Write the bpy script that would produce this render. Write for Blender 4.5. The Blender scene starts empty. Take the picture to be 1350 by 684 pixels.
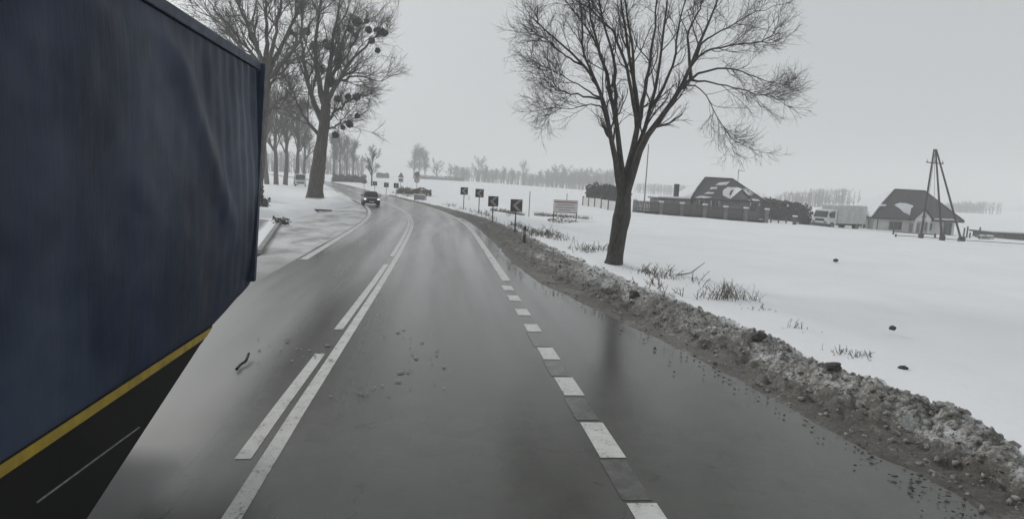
import bpy, math, random
import numpy as np
from mathutils import Vector, Matrix

sc = bpy.context.scene
R = math.radians
C = sc.collection

# ------------------------------------------------------------------ camera
FPX, CX, CY, EYE = 820.0, 675.0, 342.0, 2.7
YAW, PITCH, ROLL = R(7.054), R(7.019), R(2.9)
_f = Vector((math.sin(YAW) * math.cos(PITCH), math.cos(YAW) * math.cos(PITCH), -math.sin(PITCH)))
_r0 = Vector((math.cos(YAW), -math.sin(YAW), 0))
_u0 = _r0.cross(_f)
_r = _r0 * math.cos(ROLL) + _u0 * math.sin(ROLL)
_u = -_r0 * math.sin(ROLL) + _u0 * math.cos(ROLL)
cam = bpy.data.cameras.new("camera")
cam.sensor_fit = 'HORIZONTAL'
cam.sensor_width = 36.0
cam.lens = 36.0 * FPX / 1350.0
cam.clip_start = 0.1
cam.clip_end = 6000.0
co = bpy.data.objects.new("camera", cam)
C.objects.link(co)
co.matrix_world = Matrix(((_r.x, _u.x, -_f.x, 0), (_r.y, _u.y, -_f.y, 0), (_r.z, _u.z, -_f.z, EYE), (0, 0, 0, 1)))
sc.camera = co


def ray(x, y):
    return _r * ((x - CX) / FPX) - _u * ((y - CY) / FPX) + _f


def at(x, y, D):
    """the world point that is D metres ahead along the line of sight through a point of the survey photo"""
    d = ray(x, y)
    t = D / d.y
    return Vector((d.x * t, D, EYE + d.z * t))


def gnd(x, y, z=0.0):
    d = ray(x, y)
    t = (z - EYE) / d.z
    return Vector((d.x * t, d.y * t, z))


# ------------------------------------------------------------------ sky, sun
SUN_EL, SUN_AZ = R(32), R(-38)          # azimuth from +Y towards +X
w = bpy.data.worlds.new("World")
sc.world = w
w.use_nodes = True
nt = w.node_tree
nt.nodes.clear()
sky = nt.nodes.new('ShaderNodeTexSky')
sky.sky_type = 'NISHITA'
sky.sun_disc = False
sky.sun_elevation = SUN_EL
sky.sun_rotation = SUN_AZ
sky.dust_density = 4.0
sky.air_density = 1.0
hs = nt.nodes.new('ShaderNodeHueSaturation')
hs.inputs['Saturation'].default_value = 0.06
mx = nt.nodes.new('ShaderNodeMix')
mx.data_type = 'RGBA'
mx.inputs[0].default_value = 0.78
mx.inputs[7].default_value = (5.0, 5.25, 5.42, 1)      # cloud sheet
bg = nt.nodes.new('ShaderNodeBackground')
bg.inputs['Strength'].default_value = 0.1
wo = nt.nodes.new('ShaderNodeOutputWorld')
nt.links.new(sky.outputs[0], hs.inputs['Color'])
nt.links.new(hs.outputs[0], mx.inputs[6])
nt.links.new(mx.outputs[2], bg.inputs[0])
nt.links.new(bg.outputs[0], wo.inputs[0])

sl = bpy.data.lights.new("sun", 'SUN')
sl.energy = 0.95
sl.angle = R(14)
sl.color = (1.0, 0.97, 0.93)
so = bpy.data.objects.new("sun", sl)
C.objects.link(so)
sd = Vector((math.sin(SUN_AZ) * math.cos(SUN_EL), math.cos(SUN_AZ) * math.cos(SUN_EL), math.sin(SUN_EL)))
so.rotation_euler = sd.to_track_quat('Z', 'Y').to_euler()

sc.view_settings.view_transform = 'Standard'
sc.view_settings.look = 'None'
sc.view_settings.exposure = 0.13
sc.view_settings.gamma = 1.0
sc.view_settings.use_curve_mapping = False
sc.cycles.use_denoising = True
sc.cycles.volume_bounces = 6
sc.cycles.max_bounces = 8
sc.cycles.use_adaptive_sampling = True

# ------------------------------------------------------------------ numpy noise
_rs = np.random.RandomState(7)
_PERM = _rs.permutation(4096)
_VAL = _rs.rand(4096)


def _hash(i, j):
    return _VAL[(_PERM[(i & 4095)] + j * 57) & 4095]


def vnoise(x, y):
    xi = np.floor(x).astype(int)
    yi = np.floor(y).astype(int)
    fx = x - xi
    fy = y - yi
    fx = fx * fx * (3 - 2 * fx)
    fy = fy * fy * (3 - 2 * fy)
    a = _hash(xi, yi) * (1 - fx) + _hash(xi + 1, yi) * fx
    b = _hash(xi, yi + 1) * (1 - fx) + _hash(xi + 1, yi + 1) * fx
    return (a * (1 - fy) + b * fy) * 2 - 1


def fbm(x, y, oct=4, gain=0.5):
    s = 0
    a = 1.0
    for k in range(oct):
        s = s + a * vnoise(x * 2 ** k + 13.7 * k, y * 2 ** k + 7.1 * k)
        a *= gain
    return s


def sstep(a, b, x):
    t = np.clip((x - a) / (b - a), 0, 1)
    return t * t * (3 - 2 * t)


# ------------------------------------------------------------------ materials
class NT:
    def __init__(self, name):
        self.m = bpy.data.materials.new(name)
        self.m.use_nodes = True
        self.t = self.m.node_tree
        self.b = self.t.nodes['Principled BSDF']
        self.tc = self.t.nodes.new('ShaderNodeTexCoord')
        self.geo = None

    def node(self, typ, **kw):
        n = self.t.nodes.new(typ)
        for k, v in kw.items():
            setattr(n, k, v)
        return n

    def link(self, a, b):
        self.t.links.new(a, b)

    def pos(self):
        if self.geo is None:
            self.geo = self.node('ShaderNodeNewGeometry')
        return self.geo.outputs['Position']

    def noise(self, scale, detail=4, rough=0.55, world=True, stretch=None):
        n = self.node('ShaderNodeTexNoise')
        n.inputs['Scale'].default_value = scale
        n.inputs['Detail'].default_value = detail
        n.inputs['Roughness'].default_value = rough
        src = self.pos() if world else self.tc.outputs['Object']
        if stretch:
            mp = self.node('ShaderNodeMapping')
            mp.inputs['Scale'].default_value = stretch
            self.link(src, mp.inputs[0])
            src = mp.outputs[0]
        self.link(src, n.inputs['Vector'])
        return n.outputs['Fac']

    def ramp(self, fac, lo, hi, a, b):
        """map fac lo..hi to colours / values a..b"""
        n = self.node('ShaderNodeMapRange')
        n.clamp = True
        n.inputs[1].default_value = lo
        n.inputs[2].default_value = hi
        n.inputs[3].default_value = a
        n.inputs[4].default_value = b
        self.link(fac, n.inputs[0])
        return n.outputs[0]

    def mix(self, fac, a, b):
        n = self.node('ShaderNodeMix', data_type='RGBA')
        if isinstance(fac, float):
            n.inputs[0].default_value = fac
        else:
            self.link(fac, n.inputs[0])
        for s, v in ((6, a), (7, b)):
            if isinstance(v, tuple):
                n.inputs[s].default_value = (*v, 1)
            else:
                self.link(v, n.inputs[s])
        return n.outputs[2]

    def math(self, op, a, b=None):
        n = self.node('ShaderNodeMath', operation=op)
        for s, v in ((0, a), (1, b)):
            if v is None:
                continue
            if isinstance(v, (int, float)):
                n.inputs[s].default_value = v
            else:
                self.link(v, n.inputs[s])
        return n.outputs[0]

    def sep(self):
        n = self.node('ShaderNodeSeparateXYZ')
        self.link(self.pos(), n.inputs[0])
        return n.outputs

    def bump(self, h, strength, dist):
        n = self.node('ShaderNodeBump')
        n.inputs['Strength'].default_value = strength
        n.inputs['Distance'].default_value = dist
        self.link(h, n.inputs['Height'])
        self.link(n.outputs[0], self.b.inputs['Normal'])

    def base(self, v):
        if isinstance(v, tuple):
            self.b.inputs['Base Color'].default_value = (*v, 1)
        else:
            self.link(v, self.b.inputs['Base Color'])

    def rough(self, v):
        if isinstance(v, float):
            self.b.inputs['Roughness'].default_value = v
        else:
            self.link(v, self.b.inputs['Roughness'])


def mat(name, a, b=None, rough=0.7, scale=6.0, lo=0.35, hi=0.65, bump=0.0, bdist=0.02, metal=0.0, world=False, stretch=None, spec=None):
    n = NT(name)
    if b is None:
        b = tuple(c * 0.72 for c in a)
    f = n.noise(scale, 5, 0.6, world, stretch)
    n.base(n.mix(n.ramp(f, lo, hi, 0, 1), a, b))
    n.rough(n.ramp(f, 0.3, 0.7, max(0.02, rough - 0.08), min(1, rough + 0.08)))
    n.b.inputs['Metallic'].default_value = metal
    if spec is not None:
        n.b.inputs['Specular IOR Level'].default_value = spec
    if bump:
        n.bump(f, bump, bdist)
    return n.m


M = {}
M['bark'] = mat('bark', (0.095, 0.088, 0.08), (0.036, 0.033, 0.03), 0.9, 9, bump=0.9, bdist=0.03, stretch=(3, 3, 0.5))
M['bark_pale'] = mat('bark_pale', (0.135, 0.12, 0.102), (0.05, 0.044, 0.038), 0.9, 4, bump=0.8, bdist=0.05, stretch=(3, 3, 0.5))
M['twig'] = mat('twig', (0.075, 0.068, 0.06), (0.045, 0.041, 0.037), 0.9, 2)
M['twig_far'] = mat('twig_far', (0.095, 0.08, 0.066), (0.05, 0.043, 0.037), 0.9, 1)
M['mistletoe'] = mat('mistletoe', (0.05, 0.048, 0.03), (0.025, 0.024, 0.017), 0.8, 8)
M['grass'] = mat('dry_grass', (0.17, 0.145, 0.11), (0.065, 0.055, 0.042), 0.9, 10)
M['hedge'] = mat('hedge', (0.085, 0.085, 0.078), (0.045, 0.046, 0.042), 0.9, 4)
M['steel'] = mat('galvanised_steel', (0.22, 0.22, 0.22), (0.13, 0.13, 0.13), 0.5, 12, metal=0.5)
M['dark_steel'] = mat('dark_steel', (0.05, 0.05, 0.05), (0.03, 0.03, 0.03), 0.6, 12)
M['black'] = mat('black_rubber', (0.02, 0.02, 0.02), (0.012, 0.012, 0.012), 0.75, 20)
M['white_paint'] = mat('white_vehicle_paint', (0.62, 0.63, 0.63), (0.5, 0.5, 0.49), 0.35, 3)
M['box_white'] = mat('dirty_white_panel', (0.52, 0.53, 0.52), (0.4, 0.4, 0.39), 0.5, 2)
M['car_paint'] = mat('dark_car_paint', (0.022, 0.022, 0.025), (0.035, 0.034, 0.032), 0.3, 3)
M['glass'] = mat('dark_glass', (0.02, 0.023, 0.025), (0.03, 0.033, 0.035), 0.08, 2)
M['plate'] = mat('number_plate', (0.6, 0.6, 0.58), (0.5, 0.5, 0.48), 0.5, 20)
M['sign_dark'] = mat('dark_sign_face', (0.075, 0.05, 0.052), (0.05, 0.036, 0.038), 0.5, 9)
M['sign_pale'] = mat('pale_sign_marking', (0.34, 0.34, 0.34), (0.26, 0.26, 0.26), 0.5, 9)
M['sign_white'] = mat('white_sign_face', (0.6, 0.6, 0.59), (0.5, 0.5, 0.49), 0.5, 9)
M['sign_red'] = mat('faded_red_print', (0.3, 0.1, 0.09), (0.25, 0.11, 0.1), 0.5, 9)
M['sign_grey'] = mat('grey_print', (0.2, 0.2, 0.21), (0.28, 0.28, 0.28), 0.6, 14)
M['render_grey'] = mat('grey_render', (0.19, 0.19, 0.185), (0.12, 0.12, 0.115), 0.85, 1.5)
M['render_pale'] = mat('pale_render', (0.66, 0.655, 0.635), (0.54, 0.535, 0.52), 0.85, 1.5)
M['concrete'] = mat('concrete', (0.34, 0.335, 0.32), (0.24, 0.235, 0.225), 0.9, 3, bump=0.3)
M['slab'] = mat('paving_slab', (0.30, 0.297, 0.29), (0.2, 0.197, 0.192), 0.85, 1.2, bump=0.2, world=True)
M['dark_wood'] = mat('dark_wood', (0.10, 0.092, 0.083), (0.055, 0.051, 0.046), 0.85, 5, stretch=(4, 4, 0.6))
M['pole_wood'] = mat('pole_wood', (0.06, 0.053, 0.047), (0.035, 0.032, 0.029), 0.85, 6)
M['roof'] = mat('dark_roof_tile', (0.085, 0.082, 0.082), (0.058, 0.056, 0.056), 0.8, 5, bump=0.4)
M['fascia'] = mat('dark_fascia', (0.03, 0.028, 0.027), (0.022, 0.02, 0.02), 0.8, 5)
M['window_frame'] = mat('window_frame', (0.3, 0.29, 0.28), (0.24, 0.24, 0.23), 0.6, 6)
M['lamp_lens'] = None

n = NT('headlight_lens')
n.base((0.9, 0.9, 0.85))
n.b.inputs['Emission Color'].default_value = (1, 0.97, 0.9, 1)
n.b.inputs['Emission Strength'].default_value = 0.9
M['lamp_lens'] = n.m

n = NT('snow')
f = n.noise(0.22, 6, 0.6)
g = n.noise(5.0, 6, 0.65)
n.base(n.mix(n.ramp(f, 0.3, 0.7, 0, 1), (0.86, 0.875, 0.885), (0.79, 0.805, 0.82)))
n.rough(0.75)
h = n.math('ADD', n.math('MULTIPLY', f, 0.6), n.math('MULTIPLY', g, 0.25))
n.bump(h, 0.35, 0.25)
n.b.inputs['Specular IOR Level'].default_value = 0.25
M['snow'] = n.m

n = NT('roof_snow')
g = n.noise(3.0, 5, 0.6, False)
n.base(n.mix(n.ramp(g, 0.3, 0.7, 0, 1), (0.8, 0.81, 0.82), (0.7, 0.71, 0.73)))
n.rough(0.8)
M['roof_snow'] = n.m

n = NT('dirty_snow')
f = n.noise(3.2, 8, 0.75)
g = n.noise(22.0, 6, 0.72)
s = n.math('ADD', n.math('MULTIPLY', f, 0.42), n.math('MULTIPLY', g, 0.58))
at_ = n.node('ShaderNodeAttribute')
at_.attribute_name = 'dirt'
k = n.math('ADD', s, n.math('MULTIPLY', at_.outputs['Fac'], 0.30))
c1 = n.mix(n.ramp(k, 0.42, 0.56, 0, 1), (0.62, 0.625, 0.62), (0.185, 0.176, 0.158))
c2 = n.mix(n.ramp(k, 0.54, 0.72, 0, 1), c1, (0.062, 0.056, 0.047))
n.base(c2)
n.rough(n.ramp(k, 0.45, 0.8, 0.8, 0.5))
n.bump(s, 0.7, 0.06)
M['dirty_snow'] = n.m
M['clod'] = mat('frozen_clod', (0.34, 0.335, 0.32), (0.085, 0.08, 0.074), 0.8, 12, lo=0.40, hi=0.62, bump=0.6, world=True)
M['drop_mark'] = mat('grey_drop_mark', (0.27, 0.27, 0.265), (0.18, 0.18, 0.177), 0.22, 25)  # colour of the added flecks that imitate raindrops on the windscreen
M['dark_clod'] = mat('dark_clod', (0.10, 0.095, 0.088), (0.035, 0.033, 0.03), 0.8, 9, bump=0.6)


def asphalt(name, wetter):
    n = NT(name)
    f = n.noise(0.9, 5, 0.6, True, (1, 0.07, 1))
    g = n.noise(140.0, 3, 0.6)
    p = n.noise(2.6, 5, 0.6)
    o = n.sep()
    # pale ghosting of the passing trailer, painted into the oncoming lane's colour
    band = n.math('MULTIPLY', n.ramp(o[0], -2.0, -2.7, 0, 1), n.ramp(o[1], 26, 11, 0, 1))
    ghosting = n.math('MULTIPLY', band, n.ramp(f, 0.25, 0.6, 0.65, 1.0))
    base = n.mix(n.ramp(p, 0.35, 0.65, 0, 1), (0.066, 0.066, 0.056), (0.048, 0.048, 0.041))
    base = n.mix(n.ramp(f, 0.45, 0.75, 0, 0.45), base, (0.095, 0.092, 0.088))
    base = n.mix(n.ramp(g, 0.6, 0.74, 0, 0.5), base, (0.16, 0.157, 0.147))
    c = n.node('ShaderNodeTexVoronoi', feature='DISTANCE_TO_EDGE')
    c.inputs['Scale'].default_value = 0.42
    wrp = n.node('ShaderNodeMix', data_type='RGBA')
    wn = n.node('ShaderNodeTexNoise')
    wn.inputs['Scale'].default_value = 1.7
    wn.inputs['Detail'].default_value = 6
    n.link(n.pos(), wn.inputs['Vector'])
    va = n.node('ShaderNodeVectorMath', operation='MULTIPLY_ADD')
    n.link(wn.outputs['Color'], va.inputs[0])
    va.inputs[1].default_value = (0.9, 0.9, 0)
    n.link(n.pos(), va.inputs[2])
    n.link(va.outputs[0], c.inputs['Vector'])
    crack = n.math('MULTIPLY', n.ramp(c.outputs['Distance'], 0.002, 0.009, 1, 0), n.ramp(p, 0.5, 0.58, 0, 0.7))
    base = n.mix(crack, base, (0.018, 0.018, 0.016))
    base = n.mix(ghosting, base, (0.26, 0.258, 0.255))
    n.base(base)
    r = n.ramp(f, 0.35, 0.65, 0.12 if wetter else 0.17, 0.26 if wetter else 0.30)
    wp = n.math('COSINE', n.math('MULTIPLY', n.math('SUBTRACT', o[0], -0.45), 2 * math.pi / 1.62))
    trk = n.math('MULTIPLY', n.ramp(wp, 0.0, 1.0, 0, 1), n.ramp(o[1], 45, 30, 0, 1))
    r = n.math('SUBTRACT', r, n.math('MULTIPLY', trk, 0.07))
    r2 = n.math('ADD', r, n.math('MULTIPLY', ghosting, 0.25))
    n.rough(r2)
    n.bump(g, 0.2, 0.004)
    n.b.inputs['Specular IOR Level'].default_value = 0.75
    return n.m


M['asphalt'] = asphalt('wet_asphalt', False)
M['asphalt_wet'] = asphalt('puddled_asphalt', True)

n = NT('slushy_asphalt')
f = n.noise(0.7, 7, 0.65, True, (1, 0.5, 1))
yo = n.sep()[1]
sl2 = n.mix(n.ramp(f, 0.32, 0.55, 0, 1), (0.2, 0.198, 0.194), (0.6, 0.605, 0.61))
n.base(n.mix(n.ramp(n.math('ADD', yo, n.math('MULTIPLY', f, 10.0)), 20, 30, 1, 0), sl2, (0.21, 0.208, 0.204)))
n.rough(0.6)
n.bump(f, 0.4, 0.05)
M['slushy'] = n.m

n = NT('road_paint')
f = n.noise(4.0, 8, 0.8)
g = n.noise(60.0, 3, 0.6)
wv = n.math('ADD', n.math('MULTIPLY', f, 0.6), n.math('MULTIPLY', g, 0.4))
chip = n.noise(26.0, 5, 0.75)
pc_ = n.mix(n.ramp(wv, 0.45, 0.68, 0, 0.7), (0.64, 0.64, 0.62), (0.26, 0.257, 0.25))
n.base(n.mix(n.ramp(n.math('ADD', n.math('MULTIPLY', chip, 0.6), n.math('MULTIPLY', f, 0.4)), 0.55, 0.60, 0, 0.8), pc_, (0.075, 0.075, 0.068)))
n.rough(0.5)
M['paint'] = n.m
n = NT('worn_road_paint')
f = n.noise(5.0, 6, 0.7)
n.base(n.mix(n.ramp(f, 0.35, 0.62, 0, 0.9), (0.125, 0.123, 0.115), (0.06, 0.06, 0.054)))
n.rough(0.25)
n.b.inputs['Specular IOR Level'].default_value = 0.75
M['paint_worn'] = n.m

# trailer tarpaulin: navy PVC, grime in vertical runs
n = NT('navy_tarpaulin')
f = n.noise(1.1, 6, 0.65, False, (2.2, 2.2, 0.35))
g = n.noise(14.0, 4, 0.6, False)
base = n.mix(n.ramp(f, 0.32, 0.7, 0, 1), (0.002, 0.007, 0.022), (0.013, 0.027, 0.064))
q_ = n.noise(0.55, 4, 0.6, False, (1, 0.8, 1.0))
base = n.mix(n.ramp(q_, 0.5, 0.68, 0, 0.85), base, (0.052, 0.070, 0.112))
n.base(base)
n.rough(n.ramp(f, 0.3, 0.7, 0.36, 0.55))
n.b.inputs['Specular IOR Level'].default_value = 0.22
n.bump(n.math('ADD', f, n.math('MULTIPLY', g, 0.05)), 0.3, 0.05)
M['tarp'] = n.m
M['trailer_frame'] = mat('trailer_frame', (0.03, 0.045, 0.08), (0.018, 0.028, 0.052), 0.5, 8)
M['skirt'] = mat('black_skirt', (0.005, 0.005, 0.005), (0.016, 0.014, 0.013), 0.7, 2.2, lo=0.4, hi=0.75, spec=0.3)
M['yellow'] = mat('yellow_tape', (0.42, 0.30, 0.03), (0.30, 0.21, 0.03), 0.5, 8)
M['tape_white'] = mat('pale_edge', (0.3, 0.3, 0.28), (0.16, 0.16, 0.15), 0.5, 20)
M['hill'] = mat('wooded_hill', (0.16, 0.165, 0.17), (0.3, 0.305, 0.31), 0.95, 0.02, world=True)


# ------------------------------------------------------------------ mesh building
class MB:
    def __init__(self):
        self.V, self.F, self.n = [], [], 0

    def add(self, V, F):
        V = [tuple(v) for v in V]
        self.V += V
        self.F += [tuple(i + self.n for i in f) for f in F]
        self.n += len(V)
        return self

    def box(self, c, s, rz=0.0, taper=1.0):
        cx, cy, cz = c
        sx, sy, sz = s[0] / 2, s[1] / 2, s[2] / 2
        ca, sa = math.cos(rz), math.sin(rz)
        V = []
        for z, k in ((-sz, 1.0), (sz, taper)):
            for x, y in ((-sx, -sy), (sx, -sy), (sx, sy), (-sx, sy)):
                x, y = x * k, y * k
                V.append((cx + x * ca - y * sa, cy + x * sa + y * ca, cz + z))
        return self.add(V, [(3, 2, 1, 0), (4, 5, 6, 7), (0, 1, 5, 4), (1, 2, 6, 5), (2, 3, 7, 6), (3, 0, 4, 7)])

    def bar(self, a, b, r, sides=8, r2=None, cap=True):
        a, b = Vector(a), Vector(b)
        t = (b - a).normalized()
        u = t.orthogonal().normalized()
        v = t.cross(u)
        r2 = r if r2 is None else r2
        V = []
        for p, rr in ((a, r), (b, r2)):
            for k in range(sides):
                an = 2 * math.pi * k / sides
                V.append(p + u * (rr * math.cos(an)) + v * (rr * math.sin(an)))
        F = [(k, (k + 1) % sides, sides + (k + 1) % sides, sides + k) for k in range(sides)]
        if cap:
            F += [tuple(range(sides - 1, -1, -1)), tuple(range(sides, 2 * sides))]
        return self.add(V, F)

    def prism(self, pts, d):
        """planar polygon pts extruded by vector d"""
        d = Vector(d)
        pts = [Vector(p) for p in pts]
        n = len(pts)
        V = pts + [p + d for p in pts]
        F = [tuple(range(n - 1, -1, -1)), tuple(range(n, 2 * n))]
        F += [(k, (k + 1) % n, n + (k + 1) % n, n + k) for k in range(n)]
        return self.add(V, F)

    def build(self, name, m, parent=None, smooth=False, bevel=0.0):
        me = bpy.data.meshes.new(name)
        me.from_pydata(self.V, [], self.F)
        if not isinstance(m, (list, tuple)):
            m = [m]
        for q in m:
            me.materials.append(q)
        import bmesh
        bm = bmesh.new()
        bm.from_mesh(me)
        bmesh.ops.recalc_face_normals(bm, faces=bm.faces)
        if bevel:
            bmesh.ops.bevel(bm, geom=list(bm.edges), offset=bevel, segments=2, profile=0.5, affect='EDGES', clamp_overlap=True)
        bm.to_mesh(me)
        bm.free()
        if smooth:
            me.polygons.foreach_set('use_smooth', [True] * len(me.polygons))
        return link(name, me, parent)


def link(name, me, parent=None):
    o = bpy.data.objects.new(name, me)
    C.objects.link(o)
    if parent is not None:
        o.parent = parent
    return o


def np_mesh(name, V, F, m, parent=None, smooth=True, attr=None):
    """V (n,3) array, F (k,3|4) array"""
    me = bpy.data.meshes.new(name)
    k = F.shape[1]
    me.vertices.add(len(V))
    me.vertices.foreach_set('co', np.ascontiguousarray(V, dtype=np.float32).ravel())
    me.loops.add(F.size)
    me.loops.foreach_set('vertex_index', np.ascontiguousarray(F, dtype=np.int32).ravel())
    me.polygons.add(len(F))
    me.polygons.foreach_set('loop_start', np.arange(0, F.size, k, dtype=np.int32))
    me.polygons.foreach_set('loop_total', np.full(len(F), k, dtype=np.int32))
    if smooth:
        me.polygons.foreach_set('use_smooth', np.ones(len(F), dtype=bool))
    if attr:
        for an, av in attr.items():
            a = me.attributes.new(an, 'FLOAT', 'POINT')
            a.data.foreach_set('value', np.ascontiguousarray(av, dtype=np.float32).ravel())
    me.update(calc_edges=True)
    me.validate()
    me.materials.append(m)
    return link(name, me, parent)


def grid_faces(nu, nv):
    i = np.arange(nu * nv).reshape(nu, nv)
    return np.stack([i[:-1, :-1], i[1:, :-1], i[1:, 1:], i[:-1, 1:]], -1).reshape(-1, 4)


def tag(o, label=None, cat=None, group=None, kind=None):
    for k, v in (('label', label), ('category', cat), ('group', group), ('kind', kind)):
        if v:
            o[k] = v
    return o


def thing(name, label, cat, loc=(0, 0, 0), rz=0.0, group=None):
    o = bpy.data.objects.new(name, None)
    C.objects.link(o)
    o.location = loc
    o.rotation_euler = (0, 0, rz)
    return tag(o, label, cat, group)


def dup(root, loc, rz=0.0, s=(1, 1, 1), label=None, group=None):
    r = root.copy()
    C.objects.link(r)
    r.location = loc
    r.rotation_euler = (0, 0, rz)
    r.scale = s
    if label:
        r['label'] = label
    if group:
        r['group'] = group
    for ch in list(root.children):
        c = ch.copy()
        C.objects.link(c)
        c.parent = r
        for g in list(ch.children):
            d = g.copy()
            C.objects.link(d)
            d.parent = c
    return r


# ------------------------------------------------------------------ terrain and road course
_sy = np.array([-60, 30, 37, 44, 51, 58.5, 66, 73, 82, 98, 120, 144, 168, 200, 260, 330.0])
_ss = np.array([0, 0, -0.1, -0.5, -1.3, -2.5, -4.0, -5.7, -7.6, -10.8, -15.2, -20.5, -27, -38, -66, -110.0])


def shift(y):
    y = np.asarray(y, float)
    # smooth the piecewise course a little
    return (np.interp(y - 2.5, _sy, _ss) + np.interp(y, _sy, _ss) + np.interp(y + 2.5, _sy, _ss)) / 3


_by = [0, 5, 8, 10.6, 14, 17, 21, 31, 42, 60, 90, 400]
x_dark = lambda y: np.interp(y, _by, [4.9, 4.65, 4.25, 3.9, 3.2, 2.62, 2.32, 2.25, 2.2, 2.15, 2.1, 2.1])     # asphalt ends
x_toe = lambda y: np.interp(y, _by, [5.7, 5.45, 5.0, 4.55, 4.0, 3.6, 3.2, 2.7, 2.55, 2.4, 2.3, 2.3])           # rough bank begins
x_out = lambda y: np.interp(y, _by, [6.3, 6.25, 6.2, 6.0, 5.65, 5.45, 5.1, 4.6, 4.3, 3.4, 3.0, 3.0])            # clean snow begins
x_left = lambda y: np.interp(y, [0, 12, 20.7, 35, 48, 58, 70, 400], [-5.6, -5.6, -5.5, -8.2, -7.2, -4.5, -4.4, -4.4])


def x_snow(y):
    """where the snow begins on the left: behind the paving where there is paving"""
    y = np.asarray(y, float)
    return x_left(y) - 3.3 * sstep(20.0, 20.8, y) * (1 - sstep(34.5, 36.0, y))


def T0(x, y):
    """broad terrain"""
    x = np.asarray(x, float)
    y = np.asarray(y, float)
    d = x - 10
    sp = 0.5 * (d + np.sqrt(d * d + 60)) - 0.6
    z = -0.025 * np.minimum(sp, 100)
    a = x / np.maximum(y, 30)
    z = z + 2.3 * sstep(130, 390, y) * (1 - sstep(0.2, 0.55, a))
    z = z + 0.35 * sstep(-11, -16, x - shift(y)) * sstep(20, 45, y) * (1 - sstep(120, 200, y))
    return z


def T(x, y):
    """snow surface"""
    x = np.asarray(x, float)
    y = np.asarray(y, float)
    s = shift(y)
    u = x - s
    right = sstep(0, 1, (u - x_out(y) + 0.5) / 0.9)
    left = sstep(0, 1, (x_snow(y) + 0.1 - u) / 0.8)
    on = np.maximum(right, left)
    z = T0(x, y) - 0.14 + on * 0.30
    und = 0.10 * fbm(x * 0.13, y * 0.13, 3) + 0.03 * fbm(x * 0.8, y * 0.5, 3)
    z = z + on * und * sstep(4, 7, np.abs(u)) * 0.8
    z = z + 0.12 * np.exp(-(((x - 5.9) / 0.9) ** 2 + ((y - 20.3) / 0.9) ** 2)) + 0.25 * np.exp(-(((x + 11.4) / 1.6) ** 2 + ((y - 60) / 1.8) ** 2))
    z = z + left * 0.38 * np.exp(-((x_snow(y) - 1.6 - u) / 1.3) ** 2) * sstep(30, 38, y) * (1 - sstep(75, 100, y)) * (1 + 0.5 * fbm(x * 0.5, y * 0.25, 3))
    z = z + right * 0.035 * np.sin(0.9 * (x * 0.35 + y * 0.94) + 1.5 * fbm(x * 0.08, y * 0.08, 2)) * sstep(8, 12, u) * (1 - sstep(60, 120, y))
    z = z - 0.16 * np.exp(-((u - 9.5) / 1.2) ** 2) * (y < 120)          # shallow ditch beyond the verge
    return z


def Tz(x, y):
    return float(T(np.array([x]), np.array([y]))[0])


def spaced(a, b, d0, g):
    out = [a]
    d = d0
    while out[-1] < b:
        out.append(out[-1] + d)
        d *= g
    return out


gx = sorted(set([round(-v, 3) for v in spaced(16, 1400, 0.4, 1.09)] + list(np.arange(-16, 14, 0.22).round(3)) + [round(v, 3) for v in spaced(14, 1400, 0.25, 1.045)]))
gy = [-200, -100, -50, -25, -12, -6, -2] + list(np.arange(0, 40, 0.3)) + spaced(40, 1400, 0.4, 1.03)
GX, GY = np.meshgrid(np.array(gx), np.array(gy), indexing='ij')
V = np.stack([GX, GY, T(GX, GY)], -1).reshape(-1, 3)
ground = np_mesh('ground', V, grid_faces(len(gx), len(gy)), M['snow'])
tag(ground, 'flat snow covered fields on both sides of the road', None, None, 'structure')


def strip(name, ys, xl, xr, dz, m, nx=2, label=None, zf=None):
    ys = np.asarray(ys, float)
    s = shift(ys)
    t = np.linspace(0, 1, nx)
    X = (xl(ys) + s)[:, None] * (1 - t) + (xr(ys) + s)[:, None] * t
    Y = np.repeat(ys[:, None], nx, 1)
    mid = np.repeat((T0(s, ys))[:, None], nx, 1)
    Z = mid + dz
    V = np.stack([X, Y, Z], -1).reshape(-1, 3)
    o = np_mesh(name, V, grid_faces(len(ys), nx), m)
    return tag(o, label, None, None, 'structure')


ysr = np.concatenate([np.arange(-25, 30, 1.0), np.arange(30, 110, 0.8), np.arange(110, 330, 4.0)])
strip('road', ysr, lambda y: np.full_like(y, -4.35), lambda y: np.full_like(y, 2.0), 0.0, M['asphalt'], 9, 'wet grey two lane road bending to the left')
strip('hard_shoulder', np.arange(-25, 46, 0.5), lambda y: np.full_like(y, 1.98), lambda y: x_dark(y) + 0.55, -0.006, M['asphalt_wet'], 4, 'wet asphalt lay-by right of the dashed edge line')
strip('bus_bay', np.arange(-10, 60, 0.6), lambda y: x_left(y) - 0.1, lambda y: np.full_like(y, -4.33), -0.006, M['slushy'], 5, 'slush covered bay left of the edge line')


def line(name, ys, x, wd, m, label):
    fx = x if callable(x) else (lambda y: np.full_like(y, x))
    return strip(name, ys, lambda y: fx(y) - wd / 2, lambda y: fx(y) + wd / 2, 0.005, m, 2, label)


x_centre = lambda y: np.interp(y, [4, 7, 16, 22, 400], [-1.52, -1.50, -1.36, -1.30, -1.30])
x_second = lambda y: np.interp(y, [4, 7, 16, 22, 400], [-1.76, -1.735, -1.56, -1.49, -1.49])


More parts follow.
